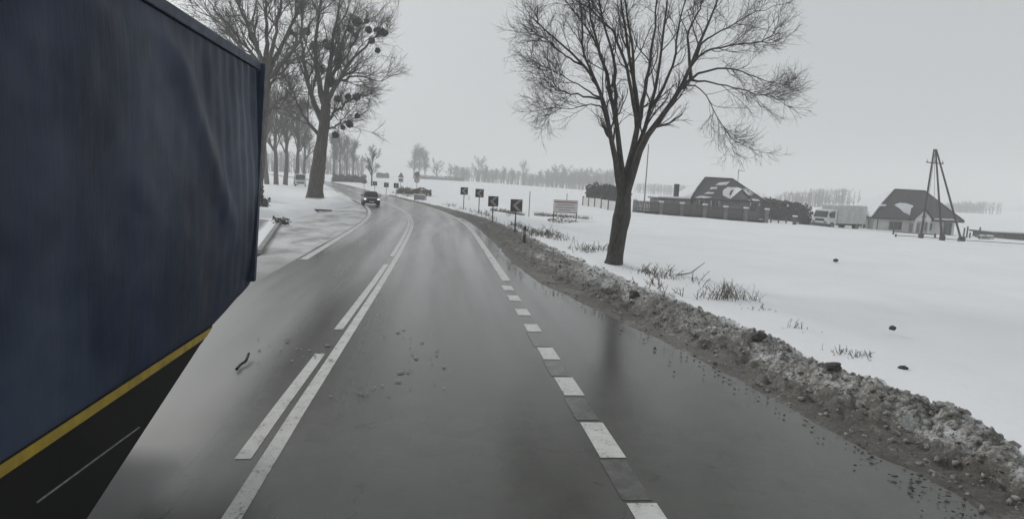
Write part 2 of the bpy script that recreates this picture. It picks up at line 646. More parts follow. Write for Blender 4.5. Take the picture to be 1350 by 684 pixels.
yl = np.concatenate([np.arange(0, 30, 0.5), np.arange(30, 110, 0.6), np.arange(110, 260, 3.0)])
line('edge_line_marking', yl[yl >= 16.9], 1.98, 0.24, M['paint'], 'solid white edge line on the right of the road')
line('edge_line_marking', np.arange(20.0, 200, 0.7), -4.12, 0.24, M['paint'], 'solid white edge line on the left of the road')
line('centre_line_marking', yl, x_centre, 0.155, M['paint'], 'solid right stripe of the double centre line')
# left stripe of the double line: long dashes near, continuous through the bend
for k, (a, b) in enumerate(((5.85, 9.55), (11.0, 19.6), (21.5, 200.0))):
    line('centre_dash_marking', np.arange(a, b, 0.45), x_second, 0.15, M['paint'], 'left stripe of the double centre line')
# dashed edge line, 1 m marks with older worn paint between them
for k, (a, b) in enumerate(((3.9, 4.95), (5.85, 6.78), (7.7, 8.45), (9.35, 10.05), (11.15, 11.75), (12.55, 13.2), (14.1, 14.8), (15.5, 16.2))):
    line('edge_dash_marking', np.linspace(a, b, 5), 1.86 + 0.004 * k, 0.27, M['paint'], 'white edge line dash')
for a, b in ((5.0, 5.8), (6.85, 7.6), (8.5, 9.3), (10.1, 11.1)):
    line('faded_dash_marking', np.linspace(a, b, 5), 1.84, 0.27, M['paint_worn'], 'faded remains between the white dashes')

# ------------------------------------------------------------------ dirty snow bank along the right verge
yb = [2.0]
while yb[-1] < 92:
    yb.append(yb[-1] + max(0.03, 0.0042 * yb[-1]))
yb = np.array(yb)
nv = 120
t = np.linspace(0, 1, nv)
s = shift(yb)
X0 = x_dark(yb) - 0.25
X1 = x_out(yb) + 0.75
wob = 0.22 * fbm(yb * 0.5, yb * 0 + 3.3, 3)
U = X0[:, None] * (1 - t) + X1[:, None] * t
Y = np.repeat(yb[:, None], nv, 1)
toe = (x_toe(yb) + wob)[:, None]
out = (x_out(yb) + 0.12 * fbm(yb * 0.9, yb * 0 + 9.1, 3))[:, None]
dark = x_dark(yb)[:, None]
amp = np.interp(yb, [0, 12, 20, 30, 60, 90], [0.30, 0.23, 0.13, 0.09, 0.07, 0.05])[:, None]
p = np.clip((U - toe) / (out - toe), 0, 1.6)
prof = sstep(0, 0.5, p) * (1 - 0.72 * sstep(0.55, 1.25, p))
mask = sstep(-0.25, 0.15, (U - toe)) * (1 - sstep(1.0, 1.45, p))
slush = sstep(0.0, 0.5, (U - dark))
n1 = fbm(U * 1.6, Y * 1.1, 3)
n2 = 1 - np.abs(fbm(U * 2.6 + 31, Y * 2.2, 3, 0.5))
n2 = 1 - n2 ** 2
n3 = fbm(U * 9 + 5, Y * 8, 2, 0.5)
Z = -0.05 + 0.075 * slush + 0.022 * slush * fbm(U * 3 + 9, Y * 1.0, 4) + amp * prof * (0.85 + 0.45 * n1) + mask * amp * (0.55 * (n2 - 0.45) + 0.20 * n3)
XX = U + s[:, None]
gz = T(XX, Y) 
blend = sstep(1.05, 1.6, (U - toe) / (out - toe))
Z0 = T0(XX * 0 + s[:, None], Y)
Zf = (Z + Z0) * (1 - blend) + (gz - 0.05) * blend
dirt = np.interp(yb, [0, 18, 28, 60], [0.0, 0.1, 0.5, 0.55])[:, None] + 0.42 * (1 - sstep(0.0, 0.35, p)) - 0.75 * sstep(0.72, 1.15, p + 0.25 * n1) + 0.22 * n1 + np.interp(yb, [0, 8, 16], [0.10, 0.07, 0.0])[:, None]
V = np.stack([XX, Y, Zf], -1).reshape(-1, 3)
bank = np_mesh('snow_bank', V, grid_faces(len(yb), nv), M['dirty_snow'], attr={'dirt': dirt.reshape(-1)})
tag(bank, 'rough dirty ploughed snow bank along the right verge', None, None, 'structure')

# frozen clods thrown along the bank
rng = np.random.RandomState(11)
ICO = np.array([(0, 0, 1), (.894, 0, .447), (.276, .851, .447), (-.724, .526, .447), (-.724, -.526, .447), (.276, -.851, .447),
                (.724, .526, -.447), (-.276, .851, -.447), (-.894, 0, -.447), (-.276, -.851, -.447), (.724, -.526, -.447), (0, 0, -1)])
ICF = np.array([(0, 1, 2), (0, 2, 3), (0, 3, 4), (0, 4, 5), (0, 5, 1), (1, 6, 2), (2, 7, 3), (3, 8, 4), (4, 9, 5), (5, 10, 1),
                (2, 6, 7), (3, 7, 8), (4, 8, 9), (5, 9, 10), (1, 10, 6), (6, 11, 7), (7, 11, 8), (8, 11, 9), (9, 11, 10), (10, 11, 6)])


def rocks(P, S, rng):
    n = len(P)
    v = ICO[None] * (1 + 0.35 * rng.randn(n, 12, 1)) * (S[:, None, None] * (0.6 + 0.8 * rng.rand(n, 1, 3)))
    v = v + P[:, None]
    f = ICF[None] + (np.arange(n) * 12)[:, None, None]
    return v.reshape(-1, 3), f.reshape(-1, 3)


idx_y = rng.randint(0, len(yb), 7000)
wt = rng.rand(7000)
cu = np.clip(rng.normal(0.62, 0.17, 7000), 0.22, 0.93)
iu = (cu * (nv - 1)).astype(int)
P = np.stack([XX[idx_y, iu], Y[idx_y, iu], Zf[idx_y, iu]], -1)
keep = (P[:, 1] < 40) & (p[idx_y, iu] < 1.12)
P = P[keep]
S = 0.010 + 0.038 * rng.rand(len(P)) ** 3.2
vv, ff = rocks(P, S, rng)
tag(np_mesh('snow_clods', vv, ff, M['clod'], smooth=False), 'frozen dirty clods scattered over the snow bank', 'clods', None, 'stuff')
# low crumbs of slush lying on the wet asphalt
ny_ = 900
yy = 3 + 30 * rng.rand(ny_) ** 1.4
xx = x_dark(yy) + shift(yy) + rng.normal(0.12, 0.2, ny_)
P = np.stack([xx, yy, np.full(ny_, 0.005)], -1)
S = 0.006 + 0.022 * rng.rand(ny_) ** 3.5
vv, ff = rocks(P, S * np.array(1.0), rng)
vv[:, 2] = np.maximum(0, vv[:, 2]) * 0.6 + 0.002
tag(np_mesh('slush_crumbs', vv, ff, M['dark_clod'], smooth=False), 'crumbs of dark slush on the asphalt beside the bank', 'slush', None, 'stuff')


# thin pale flecks, added on the carriageway to stand in for windscreen raindrops
rng = np.random.RandomState(19)
fp = [(525, 445, 55, 14), (560, 470, 30, 16), (480, 515, 45, 9), (355, 462, 35, 18), (420, 470, 40, 14), (540, 500, 40, 14)]
P = []
for cx_, cy_, sx_, sy_ in fp:
    for k in range(11):
        q = gnd(cx_ + rng.randn() * sx_ * 0.55, cy_ + rng.randn() * sy_ * 0.6, 0.004)
        P.append((q.x, q.y, 0.003))
P = np.array(P)
vv, ff = rocks(P, 0.010 + 0.02 * rng.rand(len(P)) ** 2, rng)
vv = vv.reshape(-1, 12, 3)
vv[:, :, 1] = P[:, None, 1] + (vv[:, :, 1] - P[:, None, 1]) * 1.6
vv[:, :, 0] = P[:, None, 0] + (vv[:, :, 0] - P[:, None, 0]) * 1.5
vv[:, :, 2] = 0.0035 + np.clip(vv[:, :, 2] - 0.003, 0, 1) * 0.03
tag(np_mesh('drop_marks', vv.reshape(-1, 3), ff, M['drop_mark']), 'pale flecks on the wet carriageway standing in for windscreen raindrops', 'slush', None, 'stuff')


def bank_z(x, y):
    i = int(np.argmin(np.abs(yb - y)))
    j = int(np.argmin(np.abs(XX[i] - x)))
    return max(float(Zf[i, j]), Tz(x, y))


# ------------------------------------------------------------------ branching
def tubes(groups, sides):
    Vs, Fs, off = [], [], 0
    ang = np.arange(sides) * 2 * np.pi / sides
    ca, sa = np.cos(ang), np.sin(ang)
    for P, Rd in groups:
        m, n = P.shape[:2]
        if m == 0:
            continue
        tg = np.gradient(P, axis=1)
        tg /= np.linalg.norm(tg, axis=-1, keepdims=True) + 1e-9
        ref = np.array([0.31, 0.94, 0.13])
        a = np.cross(tg, ref)
        a /= np.linalg.norm(a, axis=-1, keepdims=True) + 1e-9
        b = np.cross(tg, a)
        v = P[:, :, None] + Rd[:, :, None, None] * (a[:, :, None] * ca[:, None] + b[:, :, None] * sa[:, None])
        base = (np.arange(m) * n * sides)[:, None, None] + (np.arange(n - 1) * sides)[:, None] + np.arange(sides)
        nx = (np.arange(m) * n * sides)[:, None, None] + (np.arange(n - 1) * sides)[:, None] + (np.arange(sides) + 1) % sides
        f = np.stack([base, nx, nx + sides, base + sides], -1).reshape(-1, 4) + off
        Vs.append(v.reshape(-1, 3))
        Fs.append(f)
        off += m * n * sides
    return np.concatenate(Vs), np.concatenate(Fs)


def resample(pts, rad, n):
    pts = np.asarray(pts, float)
    rad = np.asarray(rad, float)
    d = np.concatenate([[0], np.cumsum(np.linalg.norm(np.diff(pts, axis=0), axis=1))])
    tt = np.linspace(0, d[-1], n)
    # smooth by Catmull-Rom-like interpolation: linear then binomial blur
    q = np.stack([np.interp(tt, d, pts[:, k]) for k in range(3)], 1)
    for _ in range(2):
        q[1:-1] = 0.25 * q[:-2] + 0.5 * q[1:-1] + 0.25 * q[2:]
    return q, np.interp(tt, d, rad)


def spawn(rng, P, Rd, per, ln, ang, nseg, rf, rmin, up, wander, t0=0.2, taper=0.45, flat=None):
    """children of every path in P (m,n,3): 'per' each"""
    m, n = P.shape[:2]
    k = per
    idx = np.repeat(np.arange(m), k)
    tt = t0 + (1 - t0) * rng.rand(m * k)
    ft = tt * (n - 1)
    i0 = np.minimum(ft.astype(int), n - 2)
    fr = (ft - i0)[:, None]
    pos = P[idx, i0] * (1 - fr) + P[idx, i0 + 1] * fr
    tg = P[idx, i0 + 1] - P[idx, i0]
    tg /= np.linalg.norm(tg, axis=1, keepdims=True) + 1e-9
    rad = Rd[idx, i0] * (1 - fr[:, 0]) + Rd[idx, i0 + 1] * fr[:, 0]
    rv = rng.randn(m * k, 3)
    if flat is not None:
        rv *= flat
    ax = np.cross(tg, rv)
    ax = np.cross(ax, tg)
    ax /= np.linalg.norm(ax, axis=1, keepdims=True) + 1e-9
    th = R(1) * rng.uniform(ang[0], ang[1], m * k)[:, None]
    d = tg * np.cos(th) + ax * np.sin(th)
    L = rng.uniform(ln[0], ln[1], m * k) * (1 - taper * tt)
    r0 = np.clip(rad * rf, rmin, None) * rng.uniform(0.75, 1.0, m * k)
    out = np.zeros((m * k, nseg + 1, 3))
    out[:, 0] = pos
    for s_ in range(nseg):
        d = d + wander * rng.randn(m * k, 3)
        d[:, 2] += up
        d /= np.linalg.norm(d, axis=1, keepdims=True)
        out[:, s_ + 1] = out[:, s_] + d * (L / nseg)[:, None]
    Ro = r0[:, None] * np.linspace(1, 0.35, nseg + 1)[None]
    return out, np.maximum(Ro, rmin * 0.5)


# ------------------------------------------------------------------ the big bare tree on the right
def px_limb(pts, D0, bow, r0, r1, n=14, dz=0.0):
    q = []
    m = len(pts)
    for i, (x, y) in enumerate(pts):
        f_ = i / (m - 1)
        q.append(at(x, y, D0 + bow * f_ ** 1.3))
    rad = np.linspace(r0, r1, m) * (1 + 0.35 * np.exp(-6 * np.linspace(0, 1, m)))
    return resample(np.array([tuple(v) for v in q]), rad, n)


def limb_tree(name, label, D, trunk_px, limbs, rngseed, barkm, twigm, lv, trunk_r, rscale=1.0, group=None, trunk_sides=14):
    rng = np.random.RandomState(rngseed)
    b = at(trunk_px[0][0], trunk_px[0][1], D)
    bz = Tz(b.x, b.y)
    root = thing(name, label, 'tree', (b.x, b.y, bz), 0, group)
    org = np.array([b.x, b.y, bz])
    tp = np.array([tuple(at(x, y, D)) for x, y in trunk_px])
    tp[0, 2] = bz - 0.25
    q, rr = resample(tp, trunk_r, 22)
    # irregular trunk with root flare
    V, F = tubes([(q[None], rr[None])], trunk_sides)
    k = V.reshape(22, trunk_sides, 3)
    nz = 1 + 0.10 * fbm(np.arange(trunk_sides)[None] * 0.9 + 0 * k[..., 2], k[..., 2] * 1.3, 3)
    hgt = k[..., 2] - bz
    fl = 1 + 0.22 * np.exp(-np.maximum(hgt, 0) / 0.2)
    ctr = q[:, None]
    V = (ctr + (k - ctr) * (nz * fl)[..., None]).reshape(-1, 3)
    np_mesh('trunk', V - org, F, barkm, root)
    tr_q, tr_r = resample(tp[:, :], trunk_r, 40)
    paths, rads = [], []
    for pts, bow, r0, r1 in limbs:
        q, rr = px_limb(pts, D, bow, r0 * rscale, r1 * rscale)
        # natural kinks
        kink = rng.randn(14, 3) * 0.02 * (D / 20)
        kink[0] = 0
        q = q + kink
        # root every limb inside the trunk or the limb it grows from
        prev = np.concatenate([tr_q] + paths)
        pr = np.concatenate([tr_r] + rads)
        j = int(np.argmin((prev[:, 0] - q[0, 0]) ** 2 + (prev[:, 2] - q[0, 2]) ** 2))
        q = q + (prev[j] - q[0])[None] * ((1 - np.linspace(0, 1, 14)) ** 2.0)[:, None]
        rr = np.minimum(rr, np.maximum(pr[j] * 0.9, 0.01) * np.linspace(1, 0.5, 14) + 0.35 * rr)
        paths.append(q)
        rads.append(rr)
        V, F = tubes([(q[None], rr[None])], 8)
        np_mesh('limb', V - org, F, barkm, root)
    P, Rd = np.stack(paths), np.stack(rads)
    cur = [(P, Rd)]
    allg = []
    for i, L in enumerate(lv):
        nxt = []
        for P_, R_ in cur:
            nxt.append(spawn(rng, P_, R_, **L))
        if i == 0 and len(lv) > 2:
            # tips carry on past the limb ends
            pass
        allg.append(nxt)
        cur = nxt
    V, F = tubes([g for gs in allg[:1] for g in gs], 5)
    o = np_mesh('branches', V - org, F, barkm, root)
    tag(o, None, None, None, 'stuff')
    V, F = tubes([g for gs in allg[1:] for g in gs], 3)
    o = np_mesh('twigs', V - org, F, twigm, root)
    tag(o, None, None, None, 'stuff')
    return root, org, P


main_limbs = [
    ([(811, 275), (807, 217), (802, 179), (793, 135), (791, 108), (768, 84), (734, 54), (700, 22)], -1.0, 0.17, 0.025),
    ([(800, 171), (792, 125), (780, 104), (768, 84), (767, 26), (760, -20), (752, -60)], -1.8, 0.09, 0.02),
    ([(815, 275), (815, 217), (813, 179), (807, 135), (800, 103), (788, 65), (783, 32), (772, 0), (766, -50)], 0.8, 0.17, 0.025),
    ([(810, 171), (805, 137), (797, 100), (792, 63), (771, 34), (750, 8), (728, -22)], 1.9, 0.10, 0.02),
    ([(814, 160), (814, 105), (809, 66), (797, 39), (788, 0), (784, -60)], -0.6, 0.10, 0.025),
    ([(819, 275), (826, 217), (842, 179), (845, 152), (837, 125), (832, 81), (823, 43), (818, 0), (815, -70)], 1.3, 0.20, 0.03),
    ([(843, 168), (834, 110), (816, 53), (805, 31), (777, 11), (750, -8)], -1.4, 0.10, 0.02),
    ([(845, 147), (837, 105), (835, 66), (829, 26), (822, -20), (820, -80)], 0.4, 0.10, 0.025),
    ([(826, 276), (837, 233), (848, 179), (886, 146), (902, 114), (910, 87), (925, 50), (945, 10), (958, -50)], -0.7, 0.21, 0.03),
    ([(829, 276), (833, 235), (850, 179), (862, 140), (868, 100), (875, 50), (880, 0), (886, -70)], 1.4, 0.16, 0.03),
    ([(847, 170), (855, 116), (858, 74), (868, 47), (863, 10), (870, -60)], -1.6, 0.11, 0.025),
    ([(860, 145), (876, 124), (890, 85), (893, 40), (905, 0), (915, -50)], 1.8, 0.10, 0.022),
    ([(902, 114), (918, 98), (956, 90), (972, 90), (1008, 108), (1041, 113)], 1.2, 0.075, 0.014),
    ([(905, 105), (920, 106), (953, 112), (995, 124), (1036, 131)], -0.9, 0.06, 0.012),
    ([(908, 95), (915, 80), (956, 63), (1011, 55), (1030, 40)], -1.7, 0.075, 0.014),
    ([(909, 85), (918, 60), (940, 48), (988, 19), (1028, 6)], 1.9, 0.075, 0.014),
    ([(902, 110), (903, 42), (922, 13), (938, -25)], 0.7, 0.075, 0.018),
    ([(893, 128), (905, 122), (924, 128), (947, 160), (963, 183), (986, 197)], -0.5, 0.045, 0.008),
    ([(791, 129), (763, 113), (739, 99), (718, 88)], 0.9, 0.045, 0.01),
    ([(793, 132), (760, 126), (737, 121), (726, 105), (700, 82)], -0.8, 0.05, 0.01),
    ([(796, 143), (780, 133), (763, 142), (734, 145), (716, 152)], 0.4, 0.04, 0.008),
    ([(768, 86), (745, 74), (726, 55), (706, 44)], -1.2, 0.05, 0.012),
]
lv_main = [
    dict(per=15, ln=(0.9, 2.3), ang=(14, 42), nseg=8, rf=0.55, rmin=0.011, up=0.05, wander=0.15, t0=0.27, taper=0.62),
    dict(per=7, ln=(0.4, 1.15), ang=(18, 50), nseg=6, rf=0.6, rmin=0.0072, up=0.04, wander=0.14, t0=0.15, taper=0.5),
    dict(per=4, ln=(0.2, 0.6), ang=(22, 55), nseg=4, rf=0.7, rmin=0.0048, up=0.02, wander=0.15, t0=0.15, taper=0.3),
]
limb_tree('bare_tree', 'large bare forked tree standing alone on the snowy right verge', 20.0,
          [(808, 355), (811, 332), (816, 305), (820, 285), (823, 255)], main_limbs, 5, M['bark'], M['twig'], lv_main, [0.265, 0.255, 0.255, 0.285, 0.22], rscale=0.56)

# ------------------------------------------------------------------ tall roadside trees on the left
lv_left = [
    dict(per=14, ln=(1.8, 5.2), ang=(18, 52), nseg=6, rf=0.55, rmin=0.034, up=0.06, wander=0.12, t0=0.2, taper=0.4),
    dict(per=7, ln=(0.9, 2.6), ang=(20, 55), nseg=5, rf=0.6, rmin=0.02, up=0.04, wander=0.15, t0=0.15, taper=0.4),
    dict(per=6, ln=(0.5, 1.4), ang=(20, 55), nseg=3, rf=0.7, rmin=0.014, up=0.02, wander=0.15, t0=0.15, taper=0.3),
]
left_limbs = [
    ([(427, 160), (433, 130), (447, 105), (463, 78), (486, 55), (510, 40)], -2, 0.30, 0.05),
    ([(428, 165), (440, 150), (453, 137), (470, 128), (482, 122)], 2, 0.20, 0.04),
    ([(429, 150), (430, 110), (438, 60), (446, 15), (452, -40)], 1, 0.34, 0.06),
    ([(427, 150), (420, 110), (414, 60), (422, 10), (425, -50)], -3, 0.34, 0.06),
    ([(424, 165), (408, 125), (398, 75), (396, 30), (402, -20)], 2, 0.30, 0.05),
    ([(431, 140), (443, 112), (462, 100), (485, 103), (505, 108)], -1, 0.18, 0.03),
    ([(432, 120), (446, 90), (452, 50), (464, 22), (474, 0)], 3, 0.22, 0.04),
    ([(424, 172), (440, 168), (452, 158), (462, 146)], -2, 0.13, 0.03),
    ([(421, 180), (402, 160), (385, 120), (372, 95)], -2, 0.2, 0.04),
    ([(436, 100), (455, 75), (470, 48), (480, 30)], -4, 0.16, 0.03),
]
root, org, _ = limb_tree('roadside_tree', 'thick roadside tree on the left carrying dark mistletoe balls', 60.0,
                         [(415, 266), (418, 230), (423, 195), (428, 160), (430, 135)], left_limbs, 9, M['bark_pale'], M['twig_far'], lv_left, [0.72, 0.62, 0.56, 0.50, 0.42], rscale=0.8)
rng = np.random.RandomState(21)


def ball(rng, c, r, n, sz):
    """a tuft of small leaf faces filling a ball"""
    d = rng.randn(n, 3)
    d /= np.linalg.norm(d, axis=1, keepdims=True)
    q = c + d * (r * rng.rand(n, 1) ** 0.45)
    a = rng.randn(n, 3)
    a /= np.linalg.norm(a, axis=1, keepdims=True)
    b = np.cross(a, rng.randn(n, 3))
    b /= np.linalg.norm(b, axis=1, keepdims=True)
    s_ = sz * (0.5 + rng.rand(n, 1))
    v = np.stack([q - a * s_, q + b * s_ * 0.6, q + a * s_, q - b * s_ * 0.6], 1)
    return v.reshape(-1, 3), np.arange(n * 4).reshape(n, 4)


for x, y, rp in ((471, 29, 6), (483, 28, 3), (486, 40, 4.2), (500, 42, 6.5), (507, 44, 4), (498, 67, 3), (471, 153, 3.2), (461, 164, 4.5), (442, 178, 4.5),
                 (470, 128, 5), (459, 128, 4), (445, 131, 4), (438, 108, 7), (490, 54, 4), (462, 39, 4.5), (431, 60, 7), (416, 62, 8), (389, 46, 3), (383, 43, 2.8),
                 (425, 92, 7), (448, 80, 5), (469, 47, 3.5), (404, 42, 5), (452, 168, 3)):
    c = at(x, y, 60 + rng.uniform(-2, 2))
    r = rp * 60 / FPX * 1.05
    v, f = ball(rng, np.array(tuple(c)) - org, r, int(150 + 34 * rp), 0.085)
    np_mesh('mistletoe', v, f, M['mistletoe'], root, smooth=False)

fan = [
    ([(352, 98), (352, 50), (350, 0), (348, -70)], 1, 0.24, 0.05),
    ([(351, 95), (338, 58), (320, 20), (308, -30)], -2, 0.22, 0.04),
    ([(350, 97), (330, 70), (300, 32), (268, -8)], 2, 0.2, 0.04),
    ([(353, 95), (362, 50), (372, 0), (380, -50)], -1, 0.22, 0.05),
    ([(353, 100), (374, 55), (398, 3), (415, -40)], 2, 0.24, 0.05),
    ([(349, 100), (322, 68), (288, 28), (250, 8)], -3, 0.15, 0.03),
    ([(351, 92), (330, 48), (312, 0), (300, -40)], 3, 0.2, 0.04),
    ([(354, 105), (384, 72), (410, 32), (432, -5)], -2, 0.2, 0.04),
    ([(350, 130), (362, 105), (378, 88), (394, 75)], 1, 0.16, 0.04),
    ([(348, 120), (330, 100), (300, 90), (262, 62)], 1, 0.13, 0.03),
    ([(346, 160), (360, 140), (372, 128), (386, 122)], -2, 0.14, 0.03),
]
limb_tree('roadside_tree', 'bare fan branched tree rising behind the rear end of the blue trailer', 55.0,
          [(338, 268), (341, 225), (346, 170), (351, 115), (352, 92)], fan, 14, M['bark_pale'], M['twig_far'], lv_left, [0.46, 0.42, 0.37, 0.34, 0.26], rscale=0.8)


# ------------------------------------------------------------------ generic bare trees
def bare_proto(name, label, seed, H, spread, tr, nl, barkm, twigm, stem=0.35, upr=0.08, dens=1.0, rmin=0.03):
    rng = np.random.RandomState(seed)
    root = thing(name, label, 'tree')
    n = 10
    z = np.linspace(0, H * 0.72, n)
    q = np.stack([0.012 * H * np.cumsum(rng.randn(n)) * 0.5, 0.012 * H * np.cumsum(rng.randn(n)) * 0.5, z - 0.3], 1)
    q[:, :2] -= q[0, :2]
    rr = tr * np.linspace(1, 0.25, n)
    V, F = tubes([(q[None], rr[None])], 8)
    np_mesh('trunk', V, F, barkm, root)
    P, Rd = q[None], rr[None]
    g1 = spawn(rng, P, Rd, nl, (0.32 * H * spread, 0.55 * H * spread), (25, 55), 8, 0.55, rmin * 1.6, upr, 0.10, t0=stem, taper=0.45)
    g2 = spawn(rng, *g1, int(7 * dens), (0.10 * H, 0.2 * H), (20, 50), 5, 0.5, rmin, 0.05, 0.14, t0=0.2, taper=0.4)
    g3 = spawn(rng, *g2, int(6 * dens), (0.05 * H, 0.1 * H), (20, 55), 3, 0.7, rmin * 0.7, 0.02, 0.15, t0=0.1, taper=0.3)
    V, F = tubes([g1, g2], 4)
    V2, F2 = tubes([g3], 3)
    o = np_mesh('crown', np.concatenate([V, V2]), np.concatenate([F, F2 + len(V)]), twigm, root)
    return root


used = {}
GT = 'bare trees beyond the snowy field'


def place(proto, key, px, py, D, H, label, group=None, sx=1.0, rz=0.0, hp=None):
    c = at(px, py, D)
    z = Tz(c.x, D)
    s_ = H / hp * (1.22 if D > 300 else 1.0)
    if key not in used:
        used[key] = 1
        proto.location = (c.x, D, z)
        proto.rotation_euler = (0, 0, rz)
        proto.scale = (s_ * sx, s_ * sx, s_)
        proto['label'] = label
        if group:
            proto['group'] = group
        return proto
    return dup(proto, (c.x, D, z), rz, (s_ * sx, s_ * sx, s_), label, group)


PA = bare_proto('bare_tree', '', 31, 12.0, 0.95, 0.26, 14, M['bark'], M['twig_far'], 0.28, 0.07, 1.25, 0.05)
PB = bare_proto('poplar_tree', '', 32, 15.0, 0.62, 0.28, 18, M['bark'], M['twig_far'], 0.2, 0.16, 1.15, 0.06)
PC = bare_proto('bare_tree', '', 33, 9.0, 1.15, 0.24, 12, M['bark'], M['twig_far'], 0.22, 0.05, 1.3, 0.05)
PD = bare_proto('avenue_tree', '', 34, 16.0, 0.9, 0.5, 16, M['bark_pale'], M['twig_far'], 0.4, 0.12, 1.4, 0.05)

place(PA, 'a', 490, 246, 158, 9.6, 'dark bare tree beside the far bend above the oncoming car', None, 0.95, 0.3, 11.0)
place(PB, 'b', 545, 236, 350, 15.5, 'leftmost of the tall slim poplars beyond the round signs', None, 1.0, 0.0, 14.0)
place(PB, 'b', 553, 236, 352, 16.5, 'tallest slim poplar beyond the round signs', None, 0.9, 1.3, 14.0)
place(PB, 'b', 561, 236, 348, 15.0, 'rightmost slim poplar beyond the round signs', None, 0.9, 2.2, 14.0)
place(PC, 'c', 576, 237, 355, 8.5, 'low round bare tree just right of the poplars', None, 1.2, 0.4, 8.2)
place(PC, 'c', 593, 238, 360, 7.0, 'small lone bare tree right of the low round one', None, 1.0, 1.4, 8.2)
place(PA, 'a', 630, 240, 380, 12.5, 'large round crowned bare tree on the field edge above the chevron signs', None, 1.05, 2.0, 11.0)
place(PB, 'b', 640, 240, 385, 9.5, 'slim bare tree right of the large round crowned one', None, 0.8, 0.7, 14.0)
place(PC, 'c', 613, 239, 375, 5.5, 'little bush like tree left of the large round crowned one', None, 1.0, 0.7, 8.2)
for i, (x, h, lab) in enumerate(((653, 8, 'first slim grey tree of the thin row left of the signboard'), (664, 9.5, 'second slim grey tree of the thin row left of the signboard'),
                                 (676, 9, 'third slim grey tree of the thin row left of the signboard'), (689, 12.5, 'tallest round tree of the thin grey row left of the signboard'),
                                 (702, 6, 'lowest tree of the thin grey row left of the signboard'), (711, 9.5, 'slim tree at the right end of the thin grey row'))):
    if i in (0, 1, 2, 5):
        place(PB, 'b', x, 242, 385 + 4 * i, h, lab, None, 1.0, 0.9 * i, 14.0)
    else:
        place(PA, 'a', x, 242, 388, h, lab, None, 0.9, 0.9 * i, 11.0)
rng = np.random.RandomState(3)
for i in range(26):
    x = 722 + i * 3.5 + rng.uniform(-1.5, 1.5)
    place((PB, PA)[i % 2], ('b', 'a')[i % 2], x, 245, 392 + rng.uniform(-10, 25), rng.uniform(9, 13), 'bare tree in the dense grey wood beyond the signboard', GT, 1.1, rng.uniform(0, 6), (14.0, 11.0)[i % 2])

# avenue on the left beyond the bend
av = [(352, 242, 105, 15, 'first thick trunked avenue tree beside the trailer end'), (364, 242, 112, 16, 'second avenue trunk right of the trailer end'), (376, 242, 118, 16, 'third avenue trunk between trailer and mistletoe tree'),
      (390, 241, 126, 17, 'avenue trunk just left of the mistletoe tree'), (401, 238, 150, 15, 'slim avenue tree showing between two thicker trunks'),
      (441, 233, 205, 14.5, 'avenue tree just right of the mistletoe trunk'), (449, 233, 215, 15.5, 'second avenue tree right of the mistletoe trunk'),
      (457, 233, 225, 15, 'third avenue tree right of the mistletoe trunk'), (465, 233, 240, 14.5, 'last dark avenue tree before the open sky')]
for i, (x, y, D, h, lab) in enumerate(av):
    place(PD, 'd', x, y, D, h, lab, 'avenue trees on the left', 0.85, 1.1 * i, 15.0)

# ------------------------------------------------------------------ hedges, woods, hills
def foliage(name, boxes, n, sz, m, seed, label, cat, kind=None, stems=0):
    """boxes: (centre, half sizes); leaf faces with an uneven top"""
    rng = np.random.RandomState(seed)
    b0 = boxes[0][0]
    root_loc = np.array([b0[0], b0[1], Tz(b0[0], b0[1])])
    vs, fs, off = [], [], 0
    for c, h in boxes:
        k = int(n * h[0] * h[2] / sum(q[1][0] * q[1][2] for q in boxes)) + 8
        u = rng.uniform(-1, 1, (k, 3))
        top = 0.72 + 0.28 * vnoise(u[:, 0] * h[0] * 0.9 + seed, u[:, 1] * h[1])
        u[:, 2] = -1 + (u[:, 2] + 1) * top
        q = np.array(c) + u * np.array(h)
        a = rng.randn(k, 3)
        a /= np.linalg.norm(a, axis=1, keepdims=True)
        b = np.cross(a, rng.randn(k, 3))
        b /= np.linalg.norm(b, axis=1, keepdims=True)
        s_ = sz * (0.4 + 1.2 * rng.rand(k, 1))
        v = np.stack([q - a * s_, q + b * s_ * 0.6, q + a * s_, q - b * s_ * 0.6], 1).reshape(-1, 3)
        vs.append(v)
        fs.append(np.arange(k * 4).reshape(k, 4) + off)
        off += k * 4
    o = np_mesh(name, np.concatenate(vs) - root_loc, np.concatenate(fs), m, smooth=False)
    o.location = root_loc
    return tag(o, label, cat, None, kind)


a = at(778, 252, 95)
b = at(834, 258, 92)
foliage('conifer_hedge', [(((a.x + b.x) / 2, 95, 1.5), ((b.x - a.x) / 2 + .3, 1.6, 2.1))], 5200, 0.22, M['hedge'], 4, 'dark evergreen hedge behind the pale fence left of the big tree trunk', 'hedge')
a = at(1010, 275, 92)
b = at(1062, 275, 88)
foliage('garden_hedge', [(((a.x + b.x) / 2, 91, 0.55), ((b.x - a.x) / 2 + 2, 1.6, 2.1))], 8000, 0.2, M['hedge'], 5, 'long dark hedge between the fenced house and the white lorry', 'hedge')
a = at(1047, 296, 72)
foliage('round_bush', [((at(1060, 296, 76).x, 76, Tz(52, 76) + 0.7), (0.75, 0.7, 0.85))], 900, 0.12, M['hedge'], 6, 'dark rounded bush just left of the white lorry cab', 'bush')
c = gnd(549, 257)
foliage('roadside_bush', [((c.x - 0.2, 97, 0.75), (2.6, 1.2, 0.75))], 2200, 0.10, M['grass'], 8, 'low brown bush under the round signs at the bend', 'bush')
